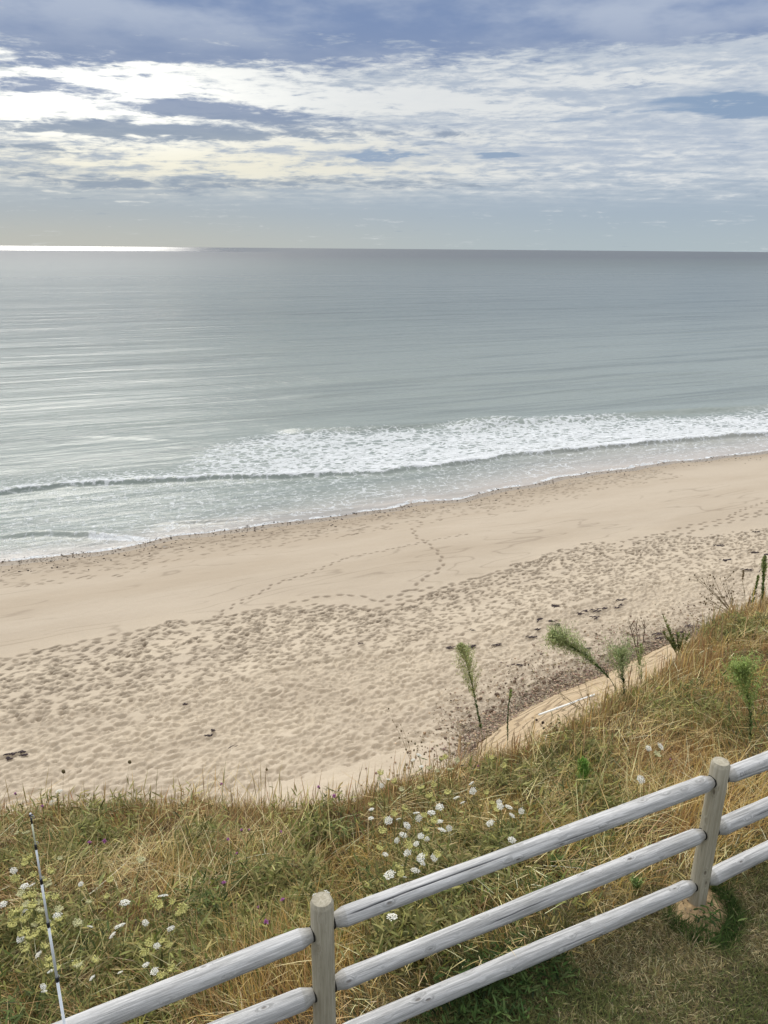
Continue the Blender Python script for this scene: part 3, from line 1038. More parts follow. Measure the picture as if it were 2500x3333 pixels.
def make_fence():
    bl = at_z(2265, 2940, 0.0)                   # foot of the right-hand post
    right = np.array([bl[0], bl[1], 0.0])
    dl = ray(1049, 2985)
    ztop = 1.10
    # left-hand post: on the fence line, where its top shows
    us_r = to_us(right[0], right[1])
    t = (us_r[1]) / to_us(dl[0], dl[1])[1]
    left = np.array([dl[0] * t, dl[1] * t, 0.0])
    span = np.linalg.norm(right - left)
    posts = [left - FD * span, left, right, right + FD * span]
    root = empty('wooden_fence', tuple(left), 'weathered round-rail wooden fence with three rails between lawn and long grass', 'fence')

    def post(p, top, lab=None):
        b = Build()
        r = .0575
        rows = [(-.25, r * 1.0), (0, r * 1.02), (.35, r), (.7, r * .985), (top - .022, r * .975), (top - .004, r * .84), (top, r * .80)]
        n = 40
        V = []
        E = []
        for z, rr in rows:
            for j in range(n):
                a = 2 * math.pi * j / n
                V.append((rr * math.cos(a), rr * math.sin(a), z)); E.append(0 if z < top - .03 else .25)
        Q = [(i * n + j, i * n + (j + 1) % n, (i + 1) * n + (j + 1) % n, (i + 1) * n + j) for i in range(len(rows) - 1) for j in range(n)]
        V.append((0, 0, top + .003)); E.append(0)
        T = [(len(V) - 1, (len(rows) - 1) * n + j, (len(rows) - 1) * n + (j + 1) % n) for j in range(n)]
        # turned so that the mesh's own x axis is the grain
        V = np.array(V)
        L = np.stack([V[:, 2], V[:, 0], V[:, 1]], 1)
        me = mesh_from('post', L, Q, T, M_POST, attrs={'ends': E, 'crack': np.zeros(len(V))}, smooth=False)
        ang = np.ones(len(me.polygons), bool); ang[-n:] = False; ang[-3 * n:-n] = False
        me.polygons.foreach_set('use_smooth', ang)
        o = link('post', me, root)
        o.matrix_local = Matrix.Translation(tuple(p - left)) @ Matrix(((0, 1, 0, 0), (0, 0, 1, 0), (1, 0, 0, 0), (0, 0, 0, 1)))
        if lab: o['label'] = lab
        return o

    post(posts[0], ztop)
    post(posts[1], ztop)
    post(posts[2], ztop, 'fence post standing in a bare sandy patch')
    post(posts[3], ztop)

    def on_plane(px, py):
        """pixel ray meets the vertical plane of the fence"""
        d = ray(px, py)
        t = us_r[1] / to_us(d[0], d[1])[1]
        return np.array([d[0] * t, d[1] * t, CZ + d[2] * t])

    def z_at(px, py):
        return on_plane(px, py)[2]

    def extr(a, b, x):
        """height at along-fence place x on the line through a and b"""
        ka, kb = np.dot(a, FD), np.dot(b, FD)
        return a[2] + (b[2] - a[2]) * (x - ka) / (kb - ka)

    kL, kR = np.dot(left, FD), np.dot(right, FD)
    k0, k3 = kL - span, kR + span
    segs = []
    # right of the right post
    for a, b, lab in (((2372, 2523), (2500, 2474), 'rail'), ((2341, 2694), (2500, 2624), 'rail'), ((2312, 2858), (2500, 2765), 'rail')):
        A, B = on_plane(*a), on_plane(*b)
        segs.append((kR, extr(A, B, kR), k3, extr(A, B, k3)))
    # the long bay in the middle
    for a, b in (((1089, 2995), (2323, 2541)), ((1092, 3200), (2290, 2713)), ((1250, 3312), (2262, 2880))):
        A, B = on_plane(*a), on_plane(*b)
        segs.append((kL, extr(A, B, kL), kR, extr(A, B, kR)))
    # left bay
    for a, b in (((1018, 3040), (452, 3264)), ((1018, 3238), (904, 3284))):
        A, B = on_plane(*a), on_plane(*b)
        segs.append((kL, extr(A, B, kL), k0, extr(A, B, k0)))
    z3 = segs[-1][1] - (segs[-2][1] - segs[-1][1])
    segs.append((kL, z3, k0, z3))
    origin_off = left - FD * kL                    # point of the fence plane with k = 0

    def rail(k0_, z0, k1_, z1, i):
        p0 = origin_off + FD * k0_; p0[2] = z0
        p1 = origin_off + FD * k1_; p1[2] = z1
        ax = p1 - p0
        L = np.linalg.norm(ax); ax /= L
        r0 = rng.uniform(.047, .051)
        n, m = 96, 420
        x = np.r_[0.0, .03, .052, np.linspace(.105, L - .105, m), L - .052, L - .03, L]
        ten = .031
        x[3:-3] = np.linspace(.112, L - .112, m)
        a = np.linspace(0, 2 * math.pi, n, endpoint=False)
        X, A_ = np.meshgrid(x, a, indexing='ij')
        R = np.full(X.shape, r0)
        R += .0022 * np.sin(X * 2.1 + i) + .0025 * (fbm(X * 3.1 + i * 9, np.cos(A_) * 1.2, 60 + i, 3) - .5) * 2
        R += .0012 * (fbm(X * 12 + i * 5, A_ * 3, 90 + i, 3) - .5) * 2
        endd = np.minimum(X, L - X)
        R = np.where(endd < .053, ten, R)
        E = np.where(endd < .0535, 1.0, np.where(endd < .1121, .35, 0.0))
        # drying cracks
        C = np.zeros(X.shape)

        def crack(x0, x1, ac, wid, wob):
            cc = ac + wob * (fbm(X * 1.6 + ac * 7, 0 * X, 33 + i, 3) - .5) * 2
            g = np.abs((A_ - cc + math.pi) % (2 * math.pi) - math.pi)
            f = sstep(X, x0, x0 + .12) * (1 - sstep(X, x1 - .35, x1))
            return np.exp(-(g / wid) ** 4) * f

        for args in CRACKS.get(i, []):
            C = np.maximum(C, crack(*args))
        R -= .008 * C
        yv = np.cross(UPV, ax); yv /= np.linalg.norm(yv)
        zv = np.cross(ax, yv)
        V = np.stack([X, R * np.cos(A_), R * np.sin(A_)], -1).reshape(-1, 3)
        Q = []
        M_ = len(x)
        ii, jj = np.meshgrid(np.arange(M_ - 1), np.arange(n), indexing='ij')
        j2 = (jj + 1) % n
        Q = np.stack([ii * n + jj, (ii + 1) * n + jj, (ii + 1) * n + j2, ii * n + j2], -1).reshape(-1, 4)[:, ::-1]
        me = mesh_from('rail', V, Q, None, M_RAIL, attrs={'ends': E.ravel(), 'crack': np.clip(C.ravel() * 1.2, 0, 1)}, smooth=True)
        sm = np.ones(len(me.polygons), bool)
        o = link('rail', me, root)
        mw = Matrix((( *[ax[0], yv[0], zv[0]], p0[0] - left[0]), (ax[1], yv[1], zv[1], p0[1] - left[1]), (ax[2], yv[2], zv[2], p0[2] - left[2]), (0, 0, 0, 1)))
        o.matrix_local = mw
        # dark rim of the hole the tenon goes into
        return o, mw, r0

    # cracks: rail number -> (from, to, angle round the rail, half width, wander); angle 0 faces seaward, pi/2 up, pi the lawn
    CRACKS = {3: [(.08, 1.15, 2.15, .06, .16), (.10, .3, 2.35, .05, .1), (1.3, 1.75, 2.9, .04, .1)],
              6: [(.45, 2.4, 3.0, .06, .2), (.12, .4, 2.2, .045, .2)], 4: [(.9, 1.5, 2.6, .035, .2)], 5: [(1.4, 1.9, 2.7, .035, .2)],
              1: [(.3, .9, 2.7, .02, .2)]}
    res = [rail(*sg, i) for i, sg in enumerate(segs)]
    res[3][0]['label'] = 'top rail with a long dark drying crack'
    # rims
    for (k0_, z0, k1_, z1), (o, mw, r0) in zip(segs, res):
        for k, z in ((k0_, z0), (k1_, z1)):
            if k not in (kL, kR): continue
            sgn = 1 if (k == k0_) == (k1_ > k0_) else -1
            b = Build()
            c = origin_off + FD * (k + sgn * .050); c[2] = z
            c2 = origin_off + FD * (k + sgn * .0565); c2[2] = z
            b.tube([c, c2], [.0375, .0365], 24, (.02, .018, .015))
            b.obj('mortise', M_DEBRIS, root, True, left)
    # worn lettering cut into the top rail of the right bay
    o, mw, r0 = res[0]
    b = Build()

    def stroke(x0, a0, x1, a1):
        P = []
        for t in np.linspace(0, 1, 6):
            xx, aa = x0 + (x1 - x0) * t, a0 + (a1 - a0) * t
            rr = r0 + .0015
            P.append((xx, rr * math.cos(aa), rr * math.sin(aa)))
        b.tube(P, .0011, 4, (.17, .17, .18))

    H = .42
    a_lo = 2.95
    up = -H

    def glyph(x, strokes, w=.022):
        for (p, q, r_, s_) in strokes:
            stroke(x + p * w, a_lo + q * up, x + r_ * w, a_lo + s_ * up)

    LET = {'C': [(1, 0, 0, 0), (0, 0, 0, 1), (0, 1, 1, 1)], 'E': [(1, 0, 0, 0), (0, 0, 0, 1), (0, 1, 1, 1), (0, .5, .8, .5)],
           'P': [(0, 0, 0, 1), (0, 1, 1, 1), (1, 1, 1, .5), (1, .5, 0, .5)], 'L': [(0, 1, 0, 0), (0, 0, 1, 0)],
           'I': [(.5, 0, .5, 1)], 'D': [(0, 0, 0, 1), (0, 1, .8, 1), (.8, 1, 1, .5), (1, .5, .8, 0), (.8, 0, 0, 0)]}
    x = .135
    for ch in 'DECPEILPI':
        glyph(x, LET[ch]); x += .034
    e = b.obj('carved_lettering', M_DEBRIS, o)
    return left, right, span


LEFT_POST, RIGHT_POST, SPAN = make_fence()


# ------------------------------------------------------------------ thin telescopic rod
def make_rod():
    d = ray(200, 3333)
    k = 2.42 / to_us(d[0], d[1])[1]
    base = np.array([d[0] * k, d[1] * k, 0.0])
    tip = ray(100, 2655)
    tt = np.dot(base[:2], tip[:2]) / np.dot(tip[:2], tip[:2])
    zt = CZ + tip[2] * tt
    tipp = np.array([tip[0] * tt, tip[1] * tt, zt])
    base = base + (base - tipp) * 0; base[2] = 0
    root = empty('telescopic_rod', tuple(base), 'thin white telescopic rod with black collars standing upright before the fence', 'rod')

    def pt(px, py):
        q = ray(px, py)
        t = np.dot(base[:2], q[:2]) / np.dot(q[:2], q[:2])
        z = CZ + q[2] * t
        f = z / zt
        return base + (tipp - base) * f

    joints = [pt(*p) for p in ((178, 3190), (150, 3012), (130, 2870), (114, 2757), (102, 2672))]
    rad = [.0056, .0049, .0042, .0035, .0028, .0022]
    chain = [base] + joints + [tipp]
    for i in range(5):
        b = Build()
        b.tube([chain[i], chain[i + 1]], [rad[i], rad[i] * .95], 10, (.86, .90, .93) if i < 4 else (.78, .80, .60))
        b.obj('section', M_POLE, root, True, base)
        b = Build()
        dirv = (tipp - base) / np.linalg.norm(tipp - base)
        c = chain[i + 1]
        b.tube([c - dirv * .011, c + dirv * .011], rad[i] * 1.2, 10, (.012, .012, .014))
        # little line guide standing off the collar
        a = np.linspace(0, 2 * math.pi, 11)
        g = c + dirv * .02 + np.array([.008, -.004, 0])
        b.tube(g + np.stack([np.cos(a) * .006, np.zeros(11), np.sin(a) * .006], 1), .0009, 5, (.5, .5, .5))
        b.obj('collar', M_POLE, root, True, base)
    b = Build()
    b.tube([chain[5], tipp - dirv * .01], [.003, .0024], 8, (.015, .015, .018))
    for k in range(4):
        b.lump(tipp + rng.normal(0, .003, 3), .0055, (.03, .03, .03))
    b.lump(tipp + dirv * .008, .004, (.7, .7, .7))
    b.obj('tip_ring', M_POLE, root, True, base)


make_rod()

# ------------------------------------------------------------------ where the long grass is green, gold or rust
GREEN = [(600, 2570, 60, 1.), (1010, 2690, 110, 1.), (640, 2725, 90, .7), (270, 2650, 160, .7), (120, 2760, 150, .8), (330, 2740, 90, .8),
         (700, 2900, 140, .6), (850, 2960, 200, .9), (930, 2900, 120, .8), (500, 2990, 140, .5), (180, 3010, 160, .7), (420, 3130, 160, .8),
         (150, 3200, 120, .4), (700, 3130, 100, .5), (1300, 2980, 130, .9), (1360, 3040, 110, 1.), (1500, 2800, 120, .9), (1600, 2760, 140, .9),
         (1700, 2620, 90, .5), (1880, 2450, 80, .9), (1830, 2470, 60, .8), (1950, 2600, 110, .7), (2050, 2560, 80, .5), (1660, 2520, 110, .8),
         (1530, 2600, 90, .6), (2260, 2300, 110, .8), (2330, 2060, 70, .9), (2440, 2040, 70, .8), (2150, 2290, 90, .6), (2420, 2560, 60, .4),
         (2010, 2760, 90, .5), (1800, 2830, 80, .4), (1480, 2870, 90, .7), (1150, 2900, 80, .4), (1100, 3020, 80, .6), (20, 3080, 80, .7),
         (340, 2570, 60, .4), (560, 2830, 80, .5), (1420, 2640, 60, .5), (2300, 2690, 60, .4)]
GOLD = [(700, 2660, 110, .9), (620, 2760, 90, .6), (1180, 2740, 110, .9), (1120, 2850, 90, .9), (1440, 2640, 80, .7), (1990, 2540, 80, 1.),
        (2110, 2560, 70, .8), (1770, 2680, 100, .8), (2370, 2440, 140, 1.2), (2440, 2600, 120, 1.), (2200, 2430, 100, .9), (2280, 2700, 90, .8),
        (1900, 2720, 90, .6), (2300, 2160, 130, .8), (2150, 2230, 100, .7), (1560, 3000, 150, .8), (1750, 2960, 120, 1.), (1950, 2870, 120, .9),
        (1200, 3100, 120, .7), (1300, 3200, 150, .9), (950, 2620, 70, .5), (60, 3150, 100, .7), (1000, 3250, 160, .8), (820, 2800, 80, .5),
        (1850, 2900, 120, .7), (620, 2690, 60, .6)]
RUST = [(350, 2600, 150, .9), (500, 2660, 100, .6), (820, 2620, 130, .9), (1000, 2600, 110, .8), (1280, 2570, 110, 1.), (1400, 2510, 90, .9),
        (300, 2900, 120, .6), (430, 3050, 100, .7), (60, 2900, 80, .5), (1900, 2330, 150, .9), (2300, 2120, 150, 1.), (2430, 1990, 110, 1.),
        (2050, 2420, 120, .6), (2400, 2280, 120, .6), (1650, 2420, 90, .7), (1550, 2680, 80, .5), (950, 3180, 150, .6), (2150, 2640, 90, .5)]


def ground_patches(rows):
    out = []
    for px, py, r, w in rows:
        p = hit(px, py, .15)
        dist = math.sqrt(p[0] ** 2 + p[1] ** 2 + (CZ - p[2]) ** 2)
        u, s = to_us(p[0], p[1])
        out.append((u, s, r * dist / F * 1.15, w))
    return np.array(out)


GP, OP, RP = ground_patches(GREEN), ground_patches(GOLD), ground_patches(RUST)


def field(P, u, s):
    v = np.zeros(len(u))
    for a, b, r, w in P:
        v = np.maximum(v, w * np.exp(-((u - a) ** 2 + ((s - b) / 1.5) ** 2) / r ** 2))
    return v


def in_view(p, m=.14):
    c, s_ = math.cos(PITCH), math.sin(PITCH)
    zz_ = p[:, 2] - CZ
    dep = c * p[:, 1] - s_ * zz_
    x = F * p[:, 0] / dep
    y = F * -(s_ * p[:, 1] + c * zz_) / dep
    return (dep > .5) & (np.abs(x) < 1250 * (1 + m)) & (np.abs(y) < 1666 * (1 + m))


def sample_bank(n, s0=2.75, pw=1.5, near=5.0):
    u = rng.uniform(-4.5, 21, n)
    e = edge_s(u)
    s = s0 + (e + .06 - s0) * rng.random(n)
    keep = rng.random(n) < (e - s0) / 9.0
    u, s = u[keep], s[keep]
    z = np.where(s < 2.95, 0, bank_z(u, s))
    x, y = to_xy(u, s)
    p = np.stack([x, y, z], 1)
    d_ = np.sqrt(x * x + y * y + (z - CZ) ** 2)
    k = in_view(p) & (rng.random(len(u)) < np.minimum(1, (near / d_) ** pw))
    return u[k], s[k], p[k], d_[k]


def pal(cols, n, var=.27):
    cols = np.array(cols)
    i = rng.integers(0, len(cols), n)
    c = cols[i] * (1 + rng.normal(0, var, (n, 1))) * (1 + rng.normal(0, .05, (n, 3)))
    return np.clip(c, .008, .9)


C_GREEN = [(.17, .185, .05), (.21, .22, .065), (.13, .15, .042), (.27, .265, .095), (.19, .20, .08), (.32, .30, .12)]
C_DKGREEN = [(.05, .075, .022), (.07, .10, .03), (.09, .115, .04), (.12, .15, .055)]
C_GOLD = [(.56, .39, .14), (.64, .47, .19), (.48, .32, .105), (.70, .55, .28), (.44, .29, .105)]
C_RUST = [(.36, .21, .095), (.42, .27, .13), (.29, .17, .08), (.48, .335, .18), (.37, .25, .13)]
C_STRAW = [(.64, .52, .28), (.56, .44, .22), (.72, .62, .39), (.45, .335, .165), (.34, .25, .12)]
C_DULL = [(.32, .25, .125), (.40, .32, .155), (.26, .20, .095), (.45, .37, .20), (.31, .28, .125)]


def parts(fs):
    V, Q, T, C = [], [], [], []
    n = 0
    for v, q, t, c in fs:
        V.append(v); Q.append(q + n); T.append(t + n); C.append(c); n += len(v)
    return np.vstack(V), np.vstack(Q), np.vstack(T), np.vstack(C)


def wind(n, spread=1.0):
    return rng.normal(.6, spread, n) + rng.integers(0, 2, n) * rng.uniform(0, math.pi * 2, n)


def make_long_grass(total=1000000):
    u, s, p, d_ = sample_bank(total)
    n = len(u)
    g = field(GP, u, s); o = field(OP, u, s); r = field(RP, u, s)
    n1 = fbm(u * 1.1, s * 1.3, 201, 4); n2 = fbm(u * 1.0 + 40, s * 1.2, 202, 4); n3 = fbm(u * 3.5, s * 4.2, 203, 3)
    wg = np.clip(g * 1.2 + 3.2 * (n1 - .49) + .20, .06, 1.5)
    wo = np.clip(o * 1.2 + 2.6 * (n2 - .55) + .15, .03, 1.4)
    wr = np.clip(r * 1.2 + 2.6 * (.5 - n2) + .12, .03, 1.4)
    wst = np.clip(2.6 * (n3 - .44), .10, 1.1)
    ws = np.stack([wg, wo, wr, wst, np.full(n, .22)], 1)
    ws /= ws.sum(1, keepdims=True)
    typ = (np.cumsum(ws, 1) < rng.random((n, 1))).sum(1)
    dens = fbm(u * 2.6, s * 3.0, 211, 3)
    hgt = (.65 + .9 * fbm(u * 1.3, s * 1.5, 207, 3)) * (1 - .35 * np.exp(-((edge_s(u) - s) / .5) ** 2))
    nearf = sstep(s, 2.7, 3.3)                     # shorter right against the lawn
    wid = .0050 * np.maximum(1, d_ / 6.5) ** .8
    fs = []
    tuft = fbm(u * .9, s * .9, 215, 3) * 9          # neighbouring blades lean together
    for k, cols in enumerate((C_GREEN, C_GOLD, C_RUST, C_STRAW, C_DULL)):
        i = np.where((typ == k) & (dens + rng.random(n) * .5 > .44))[0]
        m = len(i)
        if not m: continue
        col = pal(cols, m)
        H = hgt[i] * (.45 + .55 * nearf[i])
        az_ = tuft[i] + rng.normal(0, .9, m)
        base = p[i] + np.c_[np.zeros((m, 2)), np.full(m, -.02)]
        if k == 0:
            L = rng.uniform(.10, .26, m) * H; tl = np.abs(rng.normal(.45, .35, m)); cv = rng.uniform(.3, 1.7, m)
            w = wid[i] * rng.uniform(.9, 2.0, m)
        elif k in (1, 2):
            L = rng.uniform(.13, .36, m) * H; tl = np.abs(rng.normal(.26, .28, m)); cv = rng.uniform(0, 1.3, m)
            w = wid[i] * rng.uniform(.6, 1.2, m)
        elif k == 3:                               # fallen, tangled straw
            L = rng.uniform(.13, .40, m) * (.4 + .65 * sstep(s[i], 2.9, 3.5)); tl = rng.uniform(.75, 1.5, m); cv = rng.uniform(-.2, .5, m)
            w = wid[i] * rng.uniform(.6, 1.2, m)
            base = base + np.c_[np.zeros((m, 2)), rng.uniform(.03, .22, m)]
            az_ = rng.uniform(0, 2 * math.pi, m) * .5 + tuft[i]
        else:
            L = rng.uniform(.08, .3, m) * H; tl = rng.uniform(.2, 1.2, m); cv = rng.uniform(0, 1.2, m)
            w = wid[i] * rng.uniform(.7, 1.4, m)
        fs.append(blades(base, az_, tl, cv, L, w, col))
    # short rusty fringe hanging over the very edge
    m = 26000
    ue = rng.uniform(-4, 20, m); ee = edge_s(ue); se = ee + .05 - np.abs(rng.normal(0, .16, m))
    x, y = to_xy(ue, se)
    pe = np.stack([x, y, bank_z(ue, se) - .02], 1)
    kk = in_view(pe, .1); pe, ue = pe[kk], ue[kk]; m = len(pe)
    fs.append(blades(pe, rng.normal(math.pi / 2 + AL, 1.2, m), np.abs(rng.normal(.45, .4, m)), rng.uniform(0, 1.2, m), rng.uniform(.07, .2, m),
                     .005 * np.maximum(1, np.hypot(pe[:, 0], pe[:, 1]) / 6.5), pal(C_RUST + C_DULL + C_GREEN[:2], m)))
    v, q, t, c = parts(fs)
    c = np.clip(c * np.array((1.08, 1.08, 1.0)), 0, .85)
    o_ = link('long_grass', mesh_from('long_grass', v, q, t, M_GRASS, c))
    tag(o_, 'dry gold and green long grass covering the bank beyond the fence', 'grass', kind='stuff')

    # leafy weeds matted in among the grass
    u, s, p, d_ = sample_bank(520000, 2.9)
    g = field(GP, u, s) + 2.2 * (fbm(u * 1.1, s * 1.3, 201, 4) - .56)
    clump = fbm(u * 5, s * 6, 221, 3)
    k = (rng.random(len(u)) < np.clip(g, 0, 1) * 1.1) & (clump > .40)
    u, s, p, d_, clump = u[k], s[k], p[k], d_[k], clump[k]
    n = len(u)
    dk = (fbm(u * 1.6, s * 1.9, 231, 3) > .52) & (rng.random(n) < .8)
    col = np.where(dk[:, None], pal(C_DKGREEN, n), pal(C_GREEN, n))
    hh = .30 * np.clip(clump - .3, 0, .4) / .4
    base = p + np.c_[np.zeros((n, 2)), hh * rng.random(n) ** .6]
    f = blades(base, rng.uniform(0, 6.28, n), rng.uniform(.4, 1.4, n), rng.uniform(0, .7, n), rng.uniform(.04, .10, n),
               rng.uniform(.008, .016, n) * np.maximum(1, d_ / 8) ** .6, col, (.6, 1.0, .75))
    o_ = link('leafy_weeds', mesh_from('leafy_weeds', *f[:3], M_GRASS, np.clip(f[3] * np.array((1.15, 1.12, 1.02)), 0, .8)))
    tag(o_, 'low green leafy weeds growing through the dry bank grass', 'weeds', kind='stuff')

    # leafy clumps of taller weeds
    fs = []
    for (px, py, rr, w8), (a, c, r0, _) in zip(GREEN, GP):
        if w8 < .7: continue
        m = int(1150 * r0 * r0 / .06)
        m = min(max(m, 110), 700)
        uu = a + rng.normal(0, r0 * .55, m); ss_ = c + rng.normal(0, r0 * .55, m)
        kk = (ss_ > 2.95) & (ss_ < edge_s(uu))
        uu, ss_ = uu[kk], ss_[kk]; m = len(uu)
        lump_ = fbm(uu * 6, ss_ * 6, 251, 3)
        hh = .05 + .32 * np.clip(lump_ - .3, 0, .5) / .5 * rng.random(m) ** .5
        x, y = to_xy(uu, ss_)
        bp = np.stack([x, y, bank_z(uu, ss_) + hh], 1)
        dd_ = float(np.hypot(a, c))
        light_ = np.clip(hh / .3, .2, 1)[:, None]
        cl = pal([(.13, .145, .045), (.18, .19, .065), (.10, .115, .035), (.23, .235, .09), (.29, .28, .12), (.20, .20, .09)], m)
        fs.append(blades(bp, rng.uniform(0, 6.28, m), rng.uniform(.5, 1.4, m), rng.uniform(0, .8, m), rng.uniform(.045, .11, m),
                         rng.uniform(.010, .019, m) * max(1, dd_ / 9), cl, (.55, 1., .75)))
    v, q, t, c_ = parts(fs)
    tag(link('weed_clumps', mesh_from('weed_clumps', v, q, t, M_GRASS, np.clip(c_ * np.array((1.15, 1.08, 1.0)), 0, .8))), 'dark green leafy weed clumps standing in the bank grass', 'weeds', kind='stuff')

    # thin flowering stalks along the edge and here and there
    n = 4600
    u = rng.uniform(-4, 20, n)
    e = edge_s(u)
    s = np.where(rng.random(n) < .72, e - np.abs(rng.normal(0, .28, n)), 3.2 + (e - 3.2) * rng.random(n))
    x, y = to_xy(u, s)
    p = np.stack([x, y, bank_z(u, s)], 1)
    k = in_view(p, .1); p = p[k]; n = len(p)
    d_ = np.sqrt(p[:, 0] ** 2 + p[:, 1] ** 2 + (p[:, 2] - CZ) ** 2)
    wv = .0034 * np.maximum(1, d_ / 6) ** .7
    f = blades(p, wind(n), np.abs(rng.normal(.08, .09, n)), rng.uniform(0, .3, n), rng.uniform(.16, .36, n) * rng.choice([1, 1, 1, 1.6], n), wv,
               pal(C_RUST + C_DULL + C_GOLD[:2], n), (.8, .7, 1.9))
    o_ = link('seed_stalks', mesh_from('seed_stalks', *f[:3], M_GRASS, f[3]))
    tag(o_, 'thin dry seeding grass stalks along the cliff edge', 'grass', kind='stuff')


make_long_grass()


def make_lawn_grass(total=330000):
    n = total
    u = rng.uniform(1.2, 9.5, n); s = rng.uniform(.3, 2.98, n)
    x, y = to_xy(u, s)
    p = np.stack([x, y, np.zeros(n)], 1)
    k = in_view(p, .1)
    # bare sandy ground round the right-hand post
    ur, sr = to_us(RIGHT_POST[0], RIGHT_POST[1])
    pc = hit(2266, 2952)
    q = np.hypot((p[:, 0] - pc[0]) / .155, (p[:, 1] - pc[1]) / .19) + (fbm(u * 9, s * 9, 240, 3) - .5) * .7
    k &= (q > 1.0)
    u, s, p, q = u[k], s[k], p[k], q[k]
    n = len(u)
    a = fbm(u * 1.5, s * 1.7, 241, 4); b = fbm(u * 5, s * 5, 242, 3)
    rim = np.exp(-((q - 1.35) / .4) ** 2) * (s < sr + .05)
    wgreen = np.clip(3.0 * (a - .48) + 1.6 * (b - .5) + .60 + 1.1 * rim, .08, 1)
    isg = rng.random(n) < wgreen
    col = np.where(isg[:, None], pal([(.13, .15, .05), (.175, .19, .065), (.10, .125, .04), (.24, .24, .10)], n),
                   pal([(.28, .235, .115), (.37, .32, .165), (.21, .175, .08), (.50, .44, .26), (.16, .135, .06)], n))
    col = np.where((rim > .5)[:, None] & isg[:, None], pal([(.055, .10, .025), (.08, .13, .03)], n), col)
    L = rng.uniform(.025, .075, n) * (.6 + .8 * fbm(u * 7, s * 7, 247, 2)) * (1 + .9 * rim + .6 * sstep(s, 2.5, 2.9))
    tl = np.where(isg, rng.uniform(.2, 1.2, n), rng.uniform(.5, 1.5, n))
    f = blades(p, rng.uniform(0, 6.28, n), tl, rng.uniform(0, .8, n), L, rng.uniform(.0032, .0065, n), col)
    o_ = link('lawn_grass', mesh_from('lawn_grass', *f[:3], M_GRASS, f[3]))
    tag(o_, 'short parched lawn grass on the near side of the fence', 'grass', kind='stuff')
    # broad-leaved weeds under the bottom rail
    fs = []
    for px, py, r_, m in ((1560, 3270, .17, 420), (1600, 3220, .1, 200), (1690, 3170, .12, 260), (1780, 3160, .08, 120), (2310, 3010, .05, 60), (1480, 3300, .1, 120)):
        c = hit(px, py)
        pp = c + np.c_[rng.normal(0, r_, m), rng.normal(0, r_, m), rng.uniform(0, .10, m)]
        fs.append(blades(pp, rng.uniform(0, 6.28, m), rng.uniform(.6, 1.5, m), rng.uniform(0, .5, m), rng.uniform(.035, .085, m),
                         rng.uniform(.009, .018, m), pal([(.045, .085, .022), (.07, .12, .03), (.10, .15, .045)], m), (.6, 1., .7)))
    v, q_, t, c = parts(fs)
    tag(link('lawn_weeds', mesh_from('lawn_weeds', v, q_, t, M_GRASS, c)), 'dark green leafy weeds under the bottom rail', 'weeds', kind='stuff')
    # the sandy patch itself
    n_, m_ = 48, 10
    V = [(0, 0, .022)]
    for i in range(1, m_ + 1):
        for j in range(n_):
            a_ = 2 * math.pi * j / n_
            rr = i / m_ * (1 + .06 * math.sin(3 * a_ + 1) * (i / m_) + .2 * (vnoise(np.array([a_ * 1.6]), np.array([.5]), 9)[0] - .5))
            V.append((rr * .20 * math.cos(a_), rr * .25 * math.sin(a_), .022 * (1 - (i / m_) ** 2) + rng.normal(0, .0022) - (.006 if i == m_ else 0)))
    T = [(0, 1 + j, 1 + (j + 1) % n_) for j in range(n_)]
    Q = [(1 + (i * n_) + j, 1 + (i + 1) * n_ + j, 1 + (i + 1) * n_ + (j + 1) % n_, 1 + i * n_ + (j + 1) % n_) for i in range(m_ - 1) for j in range(n_)]
    V = np.array(V)
    cx, cy = to_xy(ur + .02, sr - .08)
    V2 = np.stack([V[:, 0] * .95 + pc[0], V[:, 1] * .95 + pc[1], V[:, 2] + .008], 1)
    cc = np.array((.42, .30, .165)) * (1 + rng.normal(0, .08, (len(V2), 1)))
    tag(link('sandy_patch', mesh_from('sandy_patch', V2, Q, T, M_STONE, cc, smooth=True)), kind='structure')
    b_ = Build()
    for _ in range(90):
        a_ = rng.uniform(0, 6.28); rr = rng.uniform(.3, 1.0)
        pp = np.array((pc[0] + .17 * rr * math.cos(a_), pc[1] + .2 * rr * math.sin(a_), .025 * (1 - rr * rr) + .01))
        b_.lump(pp, rng.uniform(.002, .006), (np.array((.45, .36, .24)) if rng.random() < .6 else np.array((.12, .08, .05))) * rng.uniform(.7, 1.4), (1, 1, .6))
    tag(b_.obj('grit', M_STONE), 'small stones and crumbs on the bare patch round the fence post', 'gravel', kind='stuff')


make_lawn_grass()

